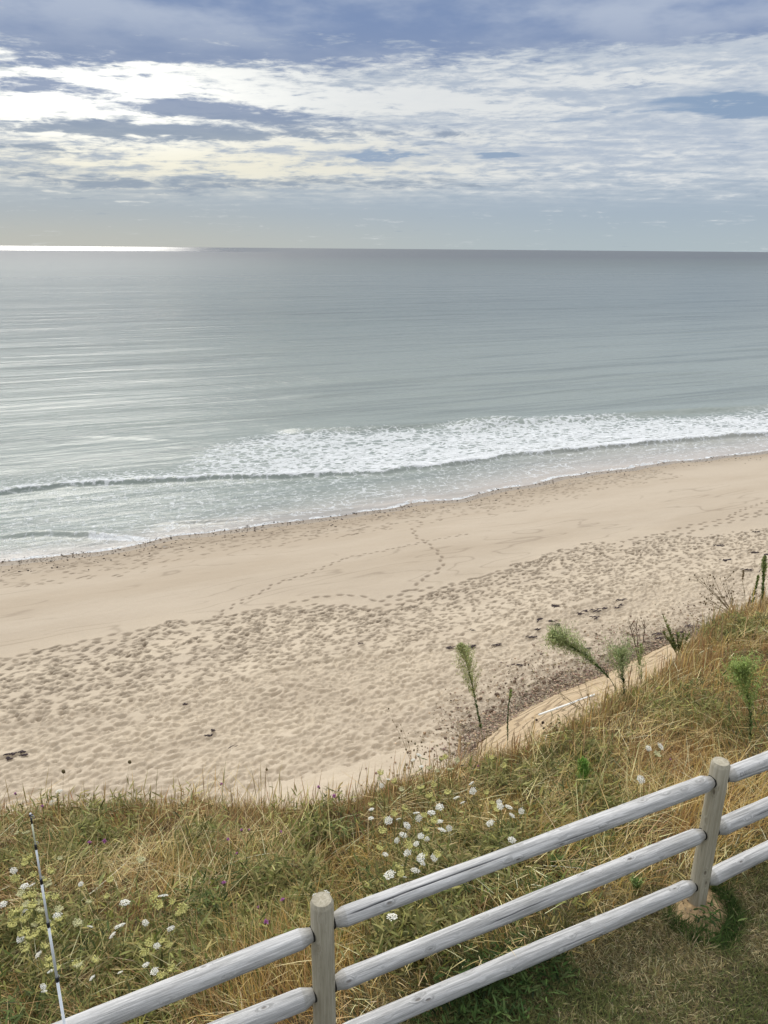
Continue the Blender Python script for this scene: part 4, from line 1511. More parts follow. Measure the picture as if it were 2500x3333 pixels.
# ------------------------------------------------------------------ wild carrot flowers, each one its own plant
def umbel(kind):
    b = Build()
    if kind == 'white':
        n = 34; R = .030
        for i in range(n):
            r = R * math.sqrt((i + .5) / n); a = i * 2.39996
            p = np.array([r * math.cos(a), r * math.sin(a), .006 - 7 * r * r + rng.normal(0, .0012)])
            for k in range(3):
                b.lump(p + rng.normal(0, .0022, 3) * (1, 1, .4), rng.uniform(.0026, .0042), np.array((.86, .86, .80)) * rng.uniform(.85, 1.1), (1, 1, .55), .25)
            if i % 3 == 0: b.tube([(0, 0, -.028), p], .0006, 3, (.25, .30, .13), False)
    elif kind == 'cream':
        n = 28; R = .026
        for i in range(n):
            r = R * math.sqrt((i + .5) / n); a = i * 2.39996
            p = np.array([r * math.cos(a), r * math.sin(a), .012 * (r / R) ** 2 + rng.normal(0, .0015)])
            for k in range(3):
                b.lump(p + rng.normal(0, .0024, 3), rng.uniform(.0028, .0045), np.array((.66, .65, .40)) * rng.uniform(.8, 1.15), (1, 1, .8), .25)
            if i % 3 == 0: b.tube([(0, 0, -.024), p], .0007, 3, (.24, .29, .11), False)
    elif kind == 'green':                 # older heads folding up into a cup
        n = 36
        for i in range(n):
            f = (i + .5) / n; a = i * 2.39996
            r = .026 * math.sqrt(f)
            z = .020 * f * f
            p = np.array([r * math.cos(a), r * math.sin(a), z + rng.normal(0, .0015)])
            for k in range(2):
                b.lump(p + rng.normal(0, .002, 3), rng.uniform(.003, .0048), np.array((.66, .64, .27)) * rng.uniform(.75, 1.25), (1, 1, 1), .25)
            if i % 2 == 0: b.tube([(0, 0, -.022), p * (1, 1, .7) - (0, 0, .006), p], .0008, 3, (.27, .30, .10), False)
    else:                                 # closed nest, going brown
        for i in range(30):
            f = (i + .5) / 30; a = i * 2.39996
            z = -.013 + .028 * f; r = .015 * math.sqrt(max(0, 1 - ((z - .001) / .0165) ** 2))
            b.lump((r * math.cos(a), r * math.sin(a), z), rng.uniform(.003, .0044), np.array((.34, .31, .15)) * rng.uniform(.7, 1.25), (1, 1, 1), .25)
    return b


def stem_mesh():
    b = Build()
    z = np.linspace(0, 1, 7)
    P = np.stack([.03 * np.sin(z * 2.2), .02 * np.sin(z * 3), z], 1)
    P -= P[-1] * (1, 1, 0) * z[:, None]
    b.tube(P, np.linspace(.0026, .0016, 7), 5, (.18, .22, .08), False)
    n = 16
    zb = rng.uniform(.1, .55, n)
    bp = np.stack([np.zeros(n), np.zeros(n), zb], 1)
    f = blades(bp, rng.uniform(0, 6.28, n), rng.uniform(.5, 1.1, n), rng.uniform(.2, .7, n), rng.uniform(.08, .2, n), rng.uniform(.004, .008, n), pal(C_GREEN, n))
    b.add(f[0], f[1], f[2], f[3])
    return b


CAT = {}


def proto(key, builder, names, mats):
    CAT[key] = [(nm, me) for nm, me in zip(names, builder)]


HEADS = {}
for kd in ('white', 'cream', 'green', 'nest'):
    HEADS[kd] = []
    for v in range(3):
        o = umbel(kd).obj('flower_head', M_PETAL)
        HEADS[kd].append(o.data)
        bpy.data.objects.remove(o)
STEMS = []
for v in range(3):
    o = stem_mesh().obj('stem', M_PLANT)
    STEMS.append(o.data)
    bpy.data.objects.remove(o)
PROTO = None


def carrot(px, py, kind, label, group, h=None, size=1.0):
    """a flower head seen at a photo pixel, on its own stem from the ground below"""
    h = rng.uniform(.30, .50) if h is None else h
    p = hit(px, py, h)
    u, s = to_us(p[0], p[1])
    if s > float(edge_s(u)) + .05:
        s = float(edge_s(u)) - .08
        x, y = to_xy(u, s)
        q = at_depth(px, py, np.array([x, y, float(bank_z(u, s)) + h]))
        p = q
    ln = rng.normal(0, .035, 2)
    bx, by = p[0] + ln[0], p[1] + ln[1]
    u, s = to_us(bx, by)
    bz = float(bank_z(u, s)) if s > 2.95 else 0.0
    root = bpy.data.objects.new('wild_carrot', None)
    COL.objects.link(root)
    root.location = (bx, by, bz)
    root.empty_display_size = .05
    tag(root, label, 'wildflower', group)
    top = np.array([p[0] - bx, p[1] - by, max(p[2] - bz, .12)])
    st = bpy.data.objects.new('stem', STEMS[int(rng.integers(3))])
    COL.objects.link(st); st.parent = root
    L = np.linalg.norm(top)
    st.rotation_mode = 'QUATERNION'
    st.rotation_quaternion = Vector(top / L).to_track_quat('Z', 'Y')
    st.scale = (1, 1, (L - .018 * size))
    hd = bpy.data.objects.new('flower_head', HEADS[kind][int(rng.integers(3))])
    COL.objects.link(hd); hd.parent = root
    hd.location = tuple(top)
    tilt = rng.uniform(.05, .75)
    azt = rng.uniform(0, 6.28)
    dirv = Vector((math.sin(tilt) * math.cos(azt), math.sin(tilt) * math.sin(azt), math.cos(tilt)))
    hd.rotation_mode = 'QUATERNION'
    hd.rotation_quaternion = dirv.to_track_quat('Z', 'Y')
    sc_ = size * rng.uniform(.68, 1.08)
    hd.scale = (sc_, sc_, sc_)
    return root


def T1(pts, sx, ox, oy):
    return [(ox + x * sx, oy + y * sx) for x, y in pts]


# the crowd of heads round the white rod, low on the left
L_GREEN = T1([(280, 595), (240, 645), (330, 750), (497, 720), (430, 800), (470, 840), (147, 785), (205, 935), (325, 950), (265, 965), (260, 1040),
              (320, 1050), (175, 1110), (120, 1140), (270, 1170), (340, 1240), (115, 1245), (400, 1190), (435, 1275), (500, 1240), (250, 1310),
              (495, 1320), (580, 1090), (580, 1195), (545, 970), (440, 970), (285, 1370), (260, 1470), (435, 1460), (395, 1100), (455, 1010),
              (200, 1340), (380, 1020), (225, 1190), (300, 1110), (360, 1330), (150, 1200)], .3315, 0, 2600)
for i, q in enumerate(L_GREEN):
    carrot(*q, 'green' if rng.random() < .8 else 'cream', 'yellow-green carrot head in the crowd round the white rod', 'green carrot heads crowded round the white rod', size=1.12)
L_WHITE = T1([(135, 705), (240, 858), (313, 848), (240, 1110), (565, 1145), (200, 1375), (378, 1530)], .3315, 0, 2600)
for q in L_WHITE:
    carrot(*q, 'white', 'flat white carrot flower among the green heads round the white rod', 'white carrot flowers round the white rod', size=.9)
L_LOW = T1([(480, 1580), (560, 1665), (490, 1640), (775, 1645), (735, 1630), (930, 1590)], .3315, 0, 2600)
for q in L_LOW:
    carrot(*q, 'green', 'small pale green carrot head low beside the lower half of the rod', 'green carrot heads beside the lower rod', size=.9)
for q in T1([(495, 1695), (905, 1760), (425, 1845), (435, 1890), (1180, 1705), (885, 1255), (795, 835)], .3315, 0, 2600):
    carrot(*q, 'white', 'small white carrot flower in the grass to the right of the lower rod', 'small white carrot flowers right of the lower rod', size=.62)
for q in T1([(165, 340), (255, 343)], .3315, 0, 2600):
    carrot(*q, 'cream', 'pale carrot head just left of the top of the rod', 'pale carrot heads by the rod tip', size=1.0)
carrot(*T1([(810, 710)], .3315, 0, 2600)[0], 'nest', 'closed pale carrot head on a tall bare straight stem', None, h=.55, size=1.5)
carrot(*T1([(1085, 805)], .3315, 0, 2600)[0], 'green', 'single round green carrot head right of the tall bare stem', None, size=.9)
carrot(*T1([(870, 1015)], .3315, 0, 2600)[0], 'cream', 'cream carrot head right below the tall bare stem', None, size=.9)
carrot(*T1([(1045, 965)], .3315, 0, 2600)[0], 'green', 'folded green carrot head on a stalk leaning right over rusty grass', None, size=1.0)
carrot(*T1([(590, 590)], .3315, 0, 2600)[0], 'cream', 'small cream carrot head alone to the right of the rod top', None, size=.75)
carrot(*T1([(760, 1225)], .3315, 0, 2600)[0], 'cream', 'wide cream carrot head standing right of the green crowd', None, size=1.0)
carrot(*T1([(30, 1037)], .3315, 0, 2600)[0], 'white', 'flat white carrot flower cut by the left edge of the photo', None, size=.9)
carrot(406, 2938, 'white', 'flat white carrot flower seen edge-on, leaning right', None, size=1.1)
carrot(*T1([(1175, 1250)], .3315, 0, 2600)[0], 'white', 'upper of two white carrot flowers tilted up to the left', None, size=1.1)
carrot(*T1([(1105, 1340)], .3315, 0, 2600)[0], 'white', 'lower of two white carrot flowers tilted up to the left', None, size=1.15)
k = .7535
carrot(610 * k, 2500 + 400 * k, 'cream', 'large pale green carrot head alone amid the left bank', None, size=1.5)
for q in [(670, 555), (690, 592), (745, 580), (780, 630), (790, 605)]:
    carrot(q[0] * k, 2500 + q[1] * k, 'green', 'rounded green carrot head in the group left of the nearer post', 'green carrot heads left of the nearer post', size=1.1)
carrot(705 * k, 2500 + 553 * k, 'white', 'white carrot flower topping the green group left of the nearer post', None)
for q in [(640, 760), (625, 800), (730, 765), (745, 865), (700, 750), (695, 900), (410, 832), (340, 855)]:
    carrot(q[0] * k, 2500 + q[1] * k, 'green' if q[0] > 500 else 'cream', 'yellow-green carrot head in the grass above the left rail', 'green carrot heads above the left rail', size=.95)
for q in [(628, 668), (738, 693), (678, 768), (630, 850), (668, 878)]:
    carrot(q[0] * k, 2500 + q[1] * k, 'white', 'lacy white carrot flower in the grass above the left rail', 'white carrot flowers above the left rail', size=.95)
carrot(1365 * k, 2500 + 556 * k, 'white', 'white carrot flower just behind the left side of the nearer post top', None)
carrot(1405 * k, 2500 + 548 * k, 'white', 'flat white carrot flower just behind the right side of the nearer post top', None)
carrot(1388 * k, 2500 + 537 * k, 'nest', 'round green carrot head above the nearer post top', None)
carrot(1645 * k, 2500 + 552 * k, 'white', 'white carrot flower peeping over the cracked end of the top rail', None)
carrot(1600 * k, 2500 + 560 * k, 'cream', 'cream carrot head peeping over the cracked end of the top rail', None)
carrot(255 * k, 2500 + 100 * k, 'white', 'white flat flower on the grass edge against the sand at left', None, h=.25)
carrot(225 * k, 2500 + 150 * k, 'white', 'drooping white flower just below the grass edge at left', None, h=.2, size=.8)
# the patch behind the middle of the long top rail
c7 = (.3617, 1200, 2450)
BIGW = {(940, 345): 'large domed white carrot flower, topmost of the middle patch', (420, 1060): 'largest lacy white carrot flower just above the top rail',
        (190, 1100): 'white lacy carrot flower just above the top rail, left of the largest',
        (1095, 635): 'small white daisy-like carrot flower on dark grass', (1290, 785): 'pale carrot flower alone just above the top rail, right of the patch',
        (725, 680): 'oval cream carrot flower lying over tangled straw'}
for q, lab in BIGW.items():
    carrot(*T1([q], *c7)[0], 'white', lab, None, size=1.3 if q in ((940, 345), (420, 1060), (190, 1100)) else .95)
for q in [(790, 405), (845, 450), (565, 540), (640, 490), (450, 590), (430, 543), (180, 610), (345, 655), (635, 623), (660, 695), (270, 597)]:
    carrot(*T1([q], *c7)[0], 'white', 'white carrot flower in the upper part of the patch behind the top rail', 'white carrot flowers in the upper middle patch', size=.95)
for q in [(310, 740), (255, 790), (520, 775), (470, 750), (430, 820), (470, 945), (350, 900), (150, 915), (475, 985), (315, 1120), (590, 945)]:
    carrot(*T1([q], *c7)[0], 'white', 'white carrot flower in the lower part of the patch behind the top rail', 'white carrot flowers in the lower middle patch', size=.95)
for q in [(1175, 445), (1185, 485), (1260, 490), (1375, 525), (1290, 565)]:
    carrot(*T1([q], *c7)[0], 'white', 'white carrot flower in the small right-hand bunch of the patch', 'white carrot flowers in the right-hand bunch', size=1.0)
for q in [(25, 510), (20, 590), (175, 240), (115, 295), (475, 125), (400, 65), (450, 20), (925, 275)]:
    carrot(*T1([q], *c7)[0], 'white', 'faint small white flower near the grass edge above the patch', 'small white flowers near the grass edge', size=.75)
for q in [(590, 290), (470, 325), (550, 395), (580, 430), (710, 365), (1060, 365)]:
    carrot(*T1([q], *c7)[0], 'green', 'yellow-green carrot head at the top of the patch behind the rail', 'green carrot heads atop the middle patch', size=1.1)
for q in [(1110, 455), (1145, 485), (1325, 460), (1150, 520)]:
    carrot(*T1([q], *c7)[0], 'green', 'yellow-green carrot head in the small right-hand bunch', 'green carrot heads in the right-hand bunch', size=1.0)
for q in [(230, 555), (495, 565), (585, 620), (515, 705), (365, 835), (125, 705), (95, 860), (510, 920), (620, 925), (265, 1035), (295, 1095), (320, 505)]:
    carrot(*T1([q], *c7)[0], 'green', 'yellow-green carrot head low in the patch behind the rail', 'green carrot heads in the middle patch', size=1.1)
for q in [(105, 185), (95, 235), (20, 470), (690, 40), (650, 60), (800, 70), (740, 155), (545, 140), (235, 260), (295, 335), (615, 165), (160, 600), (1110, 50), (1225, 120)]:
    carrot(*T1([q], *c7)[0], 'green' if rng.random() < .6 else 'cream', 'dull green carrot head near the grass edge above the patch', 'dull carrot heads near the grass edge', size=.95)
# right side, near the far post
c2 = (.7535, 1250, 2300)
carrot(*T1([(1143, 180)], *c2)[0], 'white', 'left one of two flat white carrot flowers side by side above the rails', None, size=1.15)
carrot(*T1([(1195, 172)], *c2)[0], 'white', 'right one of two flat white carrot flowers side by side above the rails', None, size=1.15)
carrot(*T1([(1180, 208)], *c2)[0], 'cream', 'greenish carrot flower just below two flat white ones', None, size=1.2)
carrot(*T1([(1110, 315)], *c2)[0], 'white', 'single lacy white carrot flower above the top rail near the farther post', None, size=1.2)
carrot(*T1([(35, 908)], *c2)[0], 'white', 'lacy white carrot flower seen between the top and middle rails', None, size=1.2, h=.35)
carrot(*T1([(78, 726)], *c2)[0], 'green', 'green carrot head close under two white flowers above the top rail', None, size=.8)


# ------------------------------------------------------------------ purple knapweed
def knap_mesh():
    b = Build()
    for i in range(34):
        a = rng.uniform(0, 6.28); t = rng.uniform(.1, 1.2)
        dv = np.array([math.sin(t) * math.cos(a), math.sin(t) * math.sin(a), math.cos(t)])
        b.tube([(0, 0, .002), dv * rng.uniform(.009, .014)], [.0014, .0009], 3, np.array((.55, .24, .52)) * rng.uniform(.8, 1.3), False)
    b.lump((0, 0, -.004), .0062, (.12, .09, .05))
    return b


o = knap_mesh().obj('flower_head', M_PETAL)
KN = o.data
bpy.data.objects.remove(o)


def knapweed(px, py, label, group=None, size=1.0, h=None):
    r = carrot(px, py, 'white', label, group, h=h if h else rng.uniform(.22, .42), size=size)
    r.name = 'knapweed'
    for ch in r.children:
        if ch.name.startswith('flower_head'):
            ch.data = KN


KW = [(450, 315, 'larger of two purple thistle-like flowers right of the rod tip'), (387, 325, 'smaller of two purple thistle-like flowers right of the rod tip'),
      (968, 500, 'pink-purple flower alone amid the green centre of the left bank'), (1223, 573, 'pink-purple flower left of the nearer post top'),
      (1147, 667, 'bright pink-purple flower left of the nearer post, above the left rail'), (183, 165, 'purple flower below the grass edge at far left'),
      (68, 112, 'purple flower standing above the grass edge at far left'), (1443, 122, 'purple flower near the edge, right of centre of the left bank'),
      (1378, 84, 'dark purple flower against the sand above the middle edge'), (955, 70, 'dark purple flower bud on the edge beside the grass hump')]
for x, y, lab in KW:
    knapweed(x * k, 2500 + y * k, lab, size=1.7, h=.4)
for x, y in ((1045, 270), (985, 308), (1213, 275), (1025, 370), (1075, 270)):
    knapweed(x * k, 2500 + y * k, 'small faded purple flower in the dry grass of the middle bank', 'small faded purple flowers on the middle bank', size=1.2, h=.4)
knapweed(1250 + 405 * k, 2300 + 257 * k, 'purple flower near the rusty edge grass above the patch', size=.95)
knapweed(1250 + 1237 * k, 2300 + 228 * k, 'pale pink flower below two flat white carrot flowers', size=.9)
knapweed(1115 * k, 2500 + 603 * k, 'whitish pink flower in green weeds left of the nearer post', size=1.2)


# ------------------------------------------------------------------ tall fleabane and other single plants
def polyline(pts, n):
    pts = np.asarray(pts, float)
    t = np.linspace(0, 1, len(pts)); tt = np.linspace(0, 1, n)
    out = np.stack([np.interp(tt, t, pts[:, i]) for i in range(3)], 1)
    for _ in range(2):
        out[1:-1] = (out[:-2] + 2 * out[1:-1] + out[2:]) / 4
    return out


def place(base_px, pts_px, h=0.0):
    """ground point under a plant's foot, and its stem points at the same distance"""
    b = hit(*base_px, h)
    u, s = to_us(b[0], b[1])
    if s > float(edge_s(u)):
        s = float(edge_s(u)) - .05
        x, y = to_xy(u, s)
        b = at_depth(*base_px, np.array([x, y, float(bank_z(u, s)) + .1]))
        g = float(bank_z(u, s))
        foot = np.array([b[0], b[1], min(b[2], g)])
    else:
        foot = np.array([b[0], b[1], float(bank_z(u, s)) - .02])
    return foot, [foot] + [at_depth(*q, foot) + np.array([0, 0, 0]) for q in pts_px]


def fleabane(base_px, pts_px, label, leaf0=.0, leaf1=.75, leafL=.07, pan0=.55, panR=.12, dark=(.05, .085, .022), light=(.25, .31, .12), nleaf=150, npan=110, dens=1.0, group=None, name='tall_fleabane'):
    foot, P = place(base_px, pts_px)
    root = empty(name, tuple(foot), label, 'plant', group)
    st = polyline(P, 24)
    H = np.linalg.norm(np.diff(st, axis=0), axis=1).sum()
    ws = max(1.0, float(np.linalg.norm(foot - (0, 0, CZ))) / 9.5)
    b = Build()
    b.tube(st, np.linspace(.0048, .0016, 24), 6, (.16, .19, .075))
    b.obj('stem', M_PLANT, root, True, foot)
    tan = np.gradient(st, axis=0); tan /= np.linalg.norm(tan, axis=1, keepdims=True)

    def on(t):
        x = t * 23; i = np.clip(np.floor(x).astype(int), 0, 22); f = (x - i)[:, None]
        return st[i] * (1 - f) + st[i + 1] * f, tan[i]

    # leaves: narrow, all round the stem, pointing up and out along it
    def along(base, tn, out, L, w, col):
        n = len(base)
        a = rng.uniform(0, 6.28, n)
        r1 = np.cross(tn, np.array([.3, .9, .2])); r1 /= np.linalg.norm(r1, axis=1, keepdims=True)
        r2 = np.cross(tn, r1)
        rad = np.cos(a)[:, None] * r1 + np.sin(a)[:, None] * r2
        dv = np.cos(out)[:, None] * tn + np.sin(out)[:, None] * rad
        sd_ = np.cross(dv, tn); sd_ /= np.linalg.norm(sd_, axis=1, keepdims=True) + 1e-9
        mid = base + dv * (L * .5)[:, None]
        tip = base + dv * L[:, None] + np.array([0, 0, -1.]) * (L * .12)[:, None]
        V = np.stack([base - sd_ * (w * .35)[:, None], base + sd_ * (w * .35)[:, None], mid + sd_ * (w * .5)[:, None], mid - sd_ * (w * .5)[:, None], tip], 1)
        i = np.arange(n) * 5
        return V.reshape(-1, 3), np.stack([i, i + 1, i + 2, i + 3], 1), np.stack([i + 3, i + 2, i + 4], 1), np.repeat(col[:, None], 5, 1).reshape(-1, 3), dv

    if nleaf:
        t = rng.uniform(leaf0, leaf1, nleaf)
        bp, tn = on(t)
        f = along(bp, tn, rng.uniform(.35, 1.0, nleaf), leafL * rng.uniform(.6, 1.2, nleaf) * (1.1 - .5 * t), rng.uniform(.008, .014, nleaf) * ws ** 1.3,
                  pal([dark, tuple(1.5 * np.array(dark)), tuple(.75 * np.array(dark))], nleaf))
        bb = Build(); bb.add(*f[:4]); bb.obj('leaves', M_PLANT, root, False, foot)
    if npan:
        bb = Build()
        t = pan0 + (1 - pan0) * rng.random(npan) ** .85
        bp, tn = on(t)
        prof = np.clip(np.minimum((t - pan0) / .18 / (1 - pan0) * .6 + .35, (1.02 - t) / (1 - pan0) * 1.7 + .12), .1, 1)
        L = panR * prof * rng.uniform(.6, 1.15, npan) * 1.25
        f = along(bp, tn, rng.uniform(.35, .8, npan), L, np.full(npan, .003), np.broadcast_to(np.array(light) * .85, (npan, 3)))
        bb.add(*f[:4])
        dv = f[4]
        # buds and wisps along each branch
        m = int(14 * dens)
        tt = rng.uniform(.25, 1.05, (npan, m))
        q = (bp[:, None] + dv[:, None] * (L[:, None] * tt)[..., None]).reshape(-1, 3)
        q += rng.normal(0, .008, q.shape)
        mm = len(q)
        c = pal([light, tuple(.75 * np.array(light)), tuple(1.25 * np.array(light))], mm)
        f2 = blades(q, rng.uniform(0, 6.28, mm), rng.uniform(0, 1.2, mm), rng.uniform(0, .5, mm), rng.uniform(.014, .034, mm), rng.uniform(.004, .0085, mm) * ws, c, (.8, 1., .8))
        bb.add(*f2)
        bb.obj('flower_plume', M_PLANT, root, False, foot)
    return root


fleabane((1573, 2411), [(1558, 2330), (1540, 2240), (1520, 2160), (1501, 2104)], 'tall fleabane with a broad feathery plume, leftmost of the tall plants on the edge',
         .12, .75, .085, .40, .30, nleaf=170, npan=330, light=(.38, .42, .20))
fleabane((1652, 2432), [(1652, 2360), (1655, 2300), (1663, 2248)], 'short slender dark green spike beside the tall leftmost fleabane', .1, 1.0, .05, .8, .03, nleaf=190, npan=20)
fleabane((2035, 2310), [(1990, 2210), (1909, 2136), (1850, 2095), (1803, 2069)], 'large fleabane plume leaning far left over the sand', .25, .8, .095, .40, .25, nleaf=220, npan=300, light=(.35, .40, .18))
fleabane((2034, 2296), [(2030, 2230), (2024, 2180), (2020, 2132)], 'dark leafed upright fleabane at the foot of the leaning plume', 0., 1.0, .085, .35, .34, light=(.33, .38, .18), dark=(.035, .065, .02), nleaf=200, npan=150)
fleabane((2088, 2228), [(2088, 2185), (2086, 2150), (2085, 2100)], 'pale thin branching fleabane right of the leaning plume', .0, .4, .05, .15, .20, nleaf=30, npan=80, dens=.7)
fleabane((2446, 2440), [(2444, 2380), (2441, 2290), (2425, 2220), (2414, 2182)], 'bright green bushy-topped fleabane with a bare dark stem above the farther post', .18, .6, .06, .42, .26,
         (.05, .085, .02), (.30, .38, .12), nleaf=90, npan=260)
fleabane((2448, 1975), [(2452, 1940), (2462, 1905), (2468, 1876)], 'leafy green spike, left one of two at the right edge of the grass', .0, 1.0, .13, .8, .06, dark=(.10, .15, .04), nleaf=150, npan=30)
fleabane((2482, 1960), [(2483, 1920), (2486, 1860), (2490, 1812)], 'leafy green spike with feathery tip, right one of two at the right edge', .0, .85, .13, .5, .14, dark=(.09, .14, .038), nleaf=190, npan=150)
fleabane((2426, 1972), [(2424, 1930), (2416, 1890), (2420, 1858)], 'thin brownish spike left of the two green spikes at the right edge', .2, 1.0, .03, .7, .03, (.2, .15, .08), (.30, .24, .14), nleaf=60, npan=30)
fleabane((1902, 2616), [(1901, 2560), (1900, 2520), (1898, 2478)], 'small bright green feathery plant alone in the middle of the bank', .2, .8, .05, .35, .07, (.09, .17, .03), (.17, .30, .06), nleaf=80, npan=110)
fleabane((1806, 2850), [(1805, 2825), (1804, 2805)], 'small pale green seedling between the top and middle rails', .1, 1, .05, .5, .06, (.15, .22, .06), (.2, .28, .09), nleaf=50, npan=30)
fleabane((2072, 2925), [(2072, 2900), (2071, 2875)], 'small pale green seedling between the middle and bottom rails', .1, 1, .05, .5, .06, (.15, .22, .06), (.2, .28, .09), nleaf=50, npan=30)


def shrub():
    foot, _ = place((2208, 2140), [])
    root = empty('leafy_shrub', tuple(foot), 'small many-stemmed leafy green shrub on the edge right of the bare dead stalk', 'plant')
    sb, lb = Build(), Build()
    for tip in ((2164, 2015), (2180, 2050), (2205, 2060), (2225, 2070), (2240, 2058), (2190, 2085), (2170, 2075), (2215, 2095), (2245, 2090), (2160, 2060)):
        tp = at_depth(*tip, foot) + rng.normal(0, .06, 3) * (0, 1, 0)
        st = polyline([foot, foot * .5 + tp * .5 + np.array([0, 0, .02]), tp], 12)
        sb.tube(st, np.linspace(.008, .004, 12), 5, (.17, .15, .08))
        n = 75
        t = rng.uniform(.25, 1, n) * 11
        i = np.clip(t.astype(int), 0, 10); f = (t - i)[:, None]
        bp = st[i] * (1 - f) + st[i + 1] * f
        fz = blades(bp, rng.uniform(0, 6.28, n), rng.uniform(.2, 1.1, n), rng.uniform(0, .5, n), rng.uniform(.06, .12, n), rng.uniform(.018, .030, n),
                    pal([(.15, .19, .06), (.20, .24, .085), (.11, .145, .045), (.28, .30, .13)], n), (.6, 1, .8))
        lb.add(*fz)
    sb.obj('stems', M_PLANT, root, True, foot)
    lb.obj('leaves', M_PLANT, root, False, foot)


shrub()


def dry_plant(base_px, tips, label, cat='dead plant', head=.0, sub=3, stemc=(.14, .105, .07), hc=(.09, .065, .035), r0=.004, wisps=0, name='dead_weed', jitter=.05):
    foot, _ = place(base_px, [])
    root = empty(name, tuple(foot), label, cat)
    r0 = r0 * max(1.0, float(np.linalg.norm(foot - (0, 0, CZ))) / 9.0)
    b, hb = Build(), Build()
    for tip in tips:
        tp = at_depth(tip[0], tip[1], foot) + rng.normal(0, 1, 3) * (0, jitter * 2, 0)
        mid = foot * .45 + tp * .55 + rng.normal(0, jitter * .5, 3)
        st = polyline([foot, mid, tp], 12)
        b.tube(st, np.linspace(r0, r0 * .35, 12), 5, stemc)
        ends = [st[-1]]
        for _ in range(sub):
            i = int(rng.integers(4, 11))
            L = np.linalg.norm(tp - foot) * rng.uniform(.12, .32)
            dv = st[min(i + 1, 11)] - st[i]; dv /= np.linalg.norm(dv)
            dv = dv + rng.normal(0, .55, 3); dv /= np.linalg.norm(dv)
            e = st[i] + dv * L
            b.tube(polyline([st[i], st[i] * .5 + e * .5 + (0, 0, .01), e], 5), np.linspace(r0 * .5, r0 * .25, 5), 4, stemc)
            ends.append(e)
        for e in ends:
            if head:
                h1 = Build()
                h1.lump(e, head * rng.uniform(.6, 1.15), np.array(hc) * rng.uniform(.7, 1.4), (1, 1, 1.2), .25)
                h1.obj('seed_head', M_PLANT, root, True, foot)
            else:
                for _ in range(3):
                    hb.tube([e, e + rng.normal(0, .02, 3)], .001, 3, stemc, False)
    if wisps:
        n = wisps
        q = foot + np.c_[rng.normal(0, .12, n), rng.normal(0, .12, n), rng.uniform(0, .4, n)]
        hb.add(*blades(q, rng.uniform(0, 6.28, n), rng.uniform(.2, 1.2, n), rng.uniform(0, .6, n), rng.uniform(.04, .1, n), rng.uniform(.004, .008, n), pal([(.2, .2, .11), (.15, .16, .08), (.3, .27, .17)], n)))
    b.obj('stems', M_PLANT, root, True, foot)
    if hb.n:
        hb.obj('leaves' if wisps else 'twigs', M_PLANT, root, False, foot)
    return root


dry_plant((2081, 2165), [(2040, 2008), (2056, 2040), (2095, 2025), (2072, 2030)], 'bare dead branching stalk standing dark against the sand', sub=6, r0=.006, stemc=(.12, .085, .06), name='dead_stalk')
dry_plant((1930, 2330), [(1815, 2250), (1830, 2275), (1880, 2215), (1905, 2245), (1860, 2285), (1900, 2210), (1870, 2250)], 'sprawling dry weed with curled seed pods overhanging the yellow rock', head=.007, sub=7, stemc=(.26, .22, .13), hc=(.20, .16, .09), name='dry_weed', jitter=.08)
dry_plant((1815, 2395), [(1765, 2345), (1775, 2338), (1790, 2335), (1805, 2350), (1820, 2352), (1755, 2370), (1770, 2370), (1800, 2372)], 'small group of dark knobbed seed stalks below the white pipe', head=.013, sub=1, stemc=(.2, .14, .08), hc=(.06, .04, .03), name='seed_stalk_clump', r0=.0022)
dry_plant((2395, 2010), [(2258, 1868), (2268, 1885), (2313, 1868), (2313, 1912), (2272, 1925), (2280, 1960), (2320, 1900), (2340, 1880), (2375, 1925), (2300, 1950), (2355, 1875)],
          'leaning tangle of dead carrot stems with round brown heads near the right edge', head=.022, sub=4, stemc=(.23, .19, .12), hc=(.13, .10, .055), wisps=90, name='dead_carrot_clump', jitter=.06)
dry_plant((1345, 2500), [(1277, 2335), (1318, 2385), (1360, 2420), (1372, 2415), (1305, 2360)], 'thin dead carrot stems with brown heads on the edge before the sand', head=.016, sub=3, stemc=(.22, .17, .1), hc=(.14, .11, .06), name='dead_carrot', r0=.0025)
for tip, lab in (((192, 2535), 'small round brown seed head above the left grass edge'), ((864, 2525), 'round brown seed head over the sand right of the grass hump'),
                 ((392, 2540), 'flattened brown seed head over the sand in the left part of the edge')):
    dry_plant((tip[0] + 12, tip[1] + 90), [tip], lab, head=.02, sub=0, stemc=(.22, .17, .1), hc=(.15, .12, .06), name='dead_wildflower', r0=.002)

# ------------------------------------------------------------------ on the rock and the sand


def make_pipe():
    A = hit(1752, 2340); B = hit(1935, 2273)
    n = 30
    u0, s0 = to_us(A[0], A[1]); u1, s1 = to_us(B[0], B[1])
    t = np.linspace(0, 1, n)
    u, s = u0 + (u1 - u0) * t, s0 + (s1 - s0) * t
    z = np.maximum(cliff_z(u, s), sand_z(u, s)) + .16
    z = np.linspace(z[0], z[-1], n) * .6 + z * .4
    x, y = to_xy(u, s)
    root = empty('white_pipe', (x[0], y[0], z[0]), 'straight white pipe lying on the yellow sandstone slope', 'pipe')
    b = Build()
    P = np.stack([x, y, z], 1)
    b.tube(P, .042, 12, (.80, .82, .80))
    b.obj('tube', M_POLE, root, True, P[0])
    for f in (9, 20):
        b = Build()
        b.tube(P[f:f + 2], .052, 12, (.72, .74, .73))
        b.obj('coupling', M_POLE, root, True, P[0])


make_pipe()


def lie(px, py):
    p = at_z(px, py, -14.2)
    for _ in range(3):
        u, s = to_us(p[0], p[1])
        p = at_z(px, py, float(sand_z(u, s)))
    return p


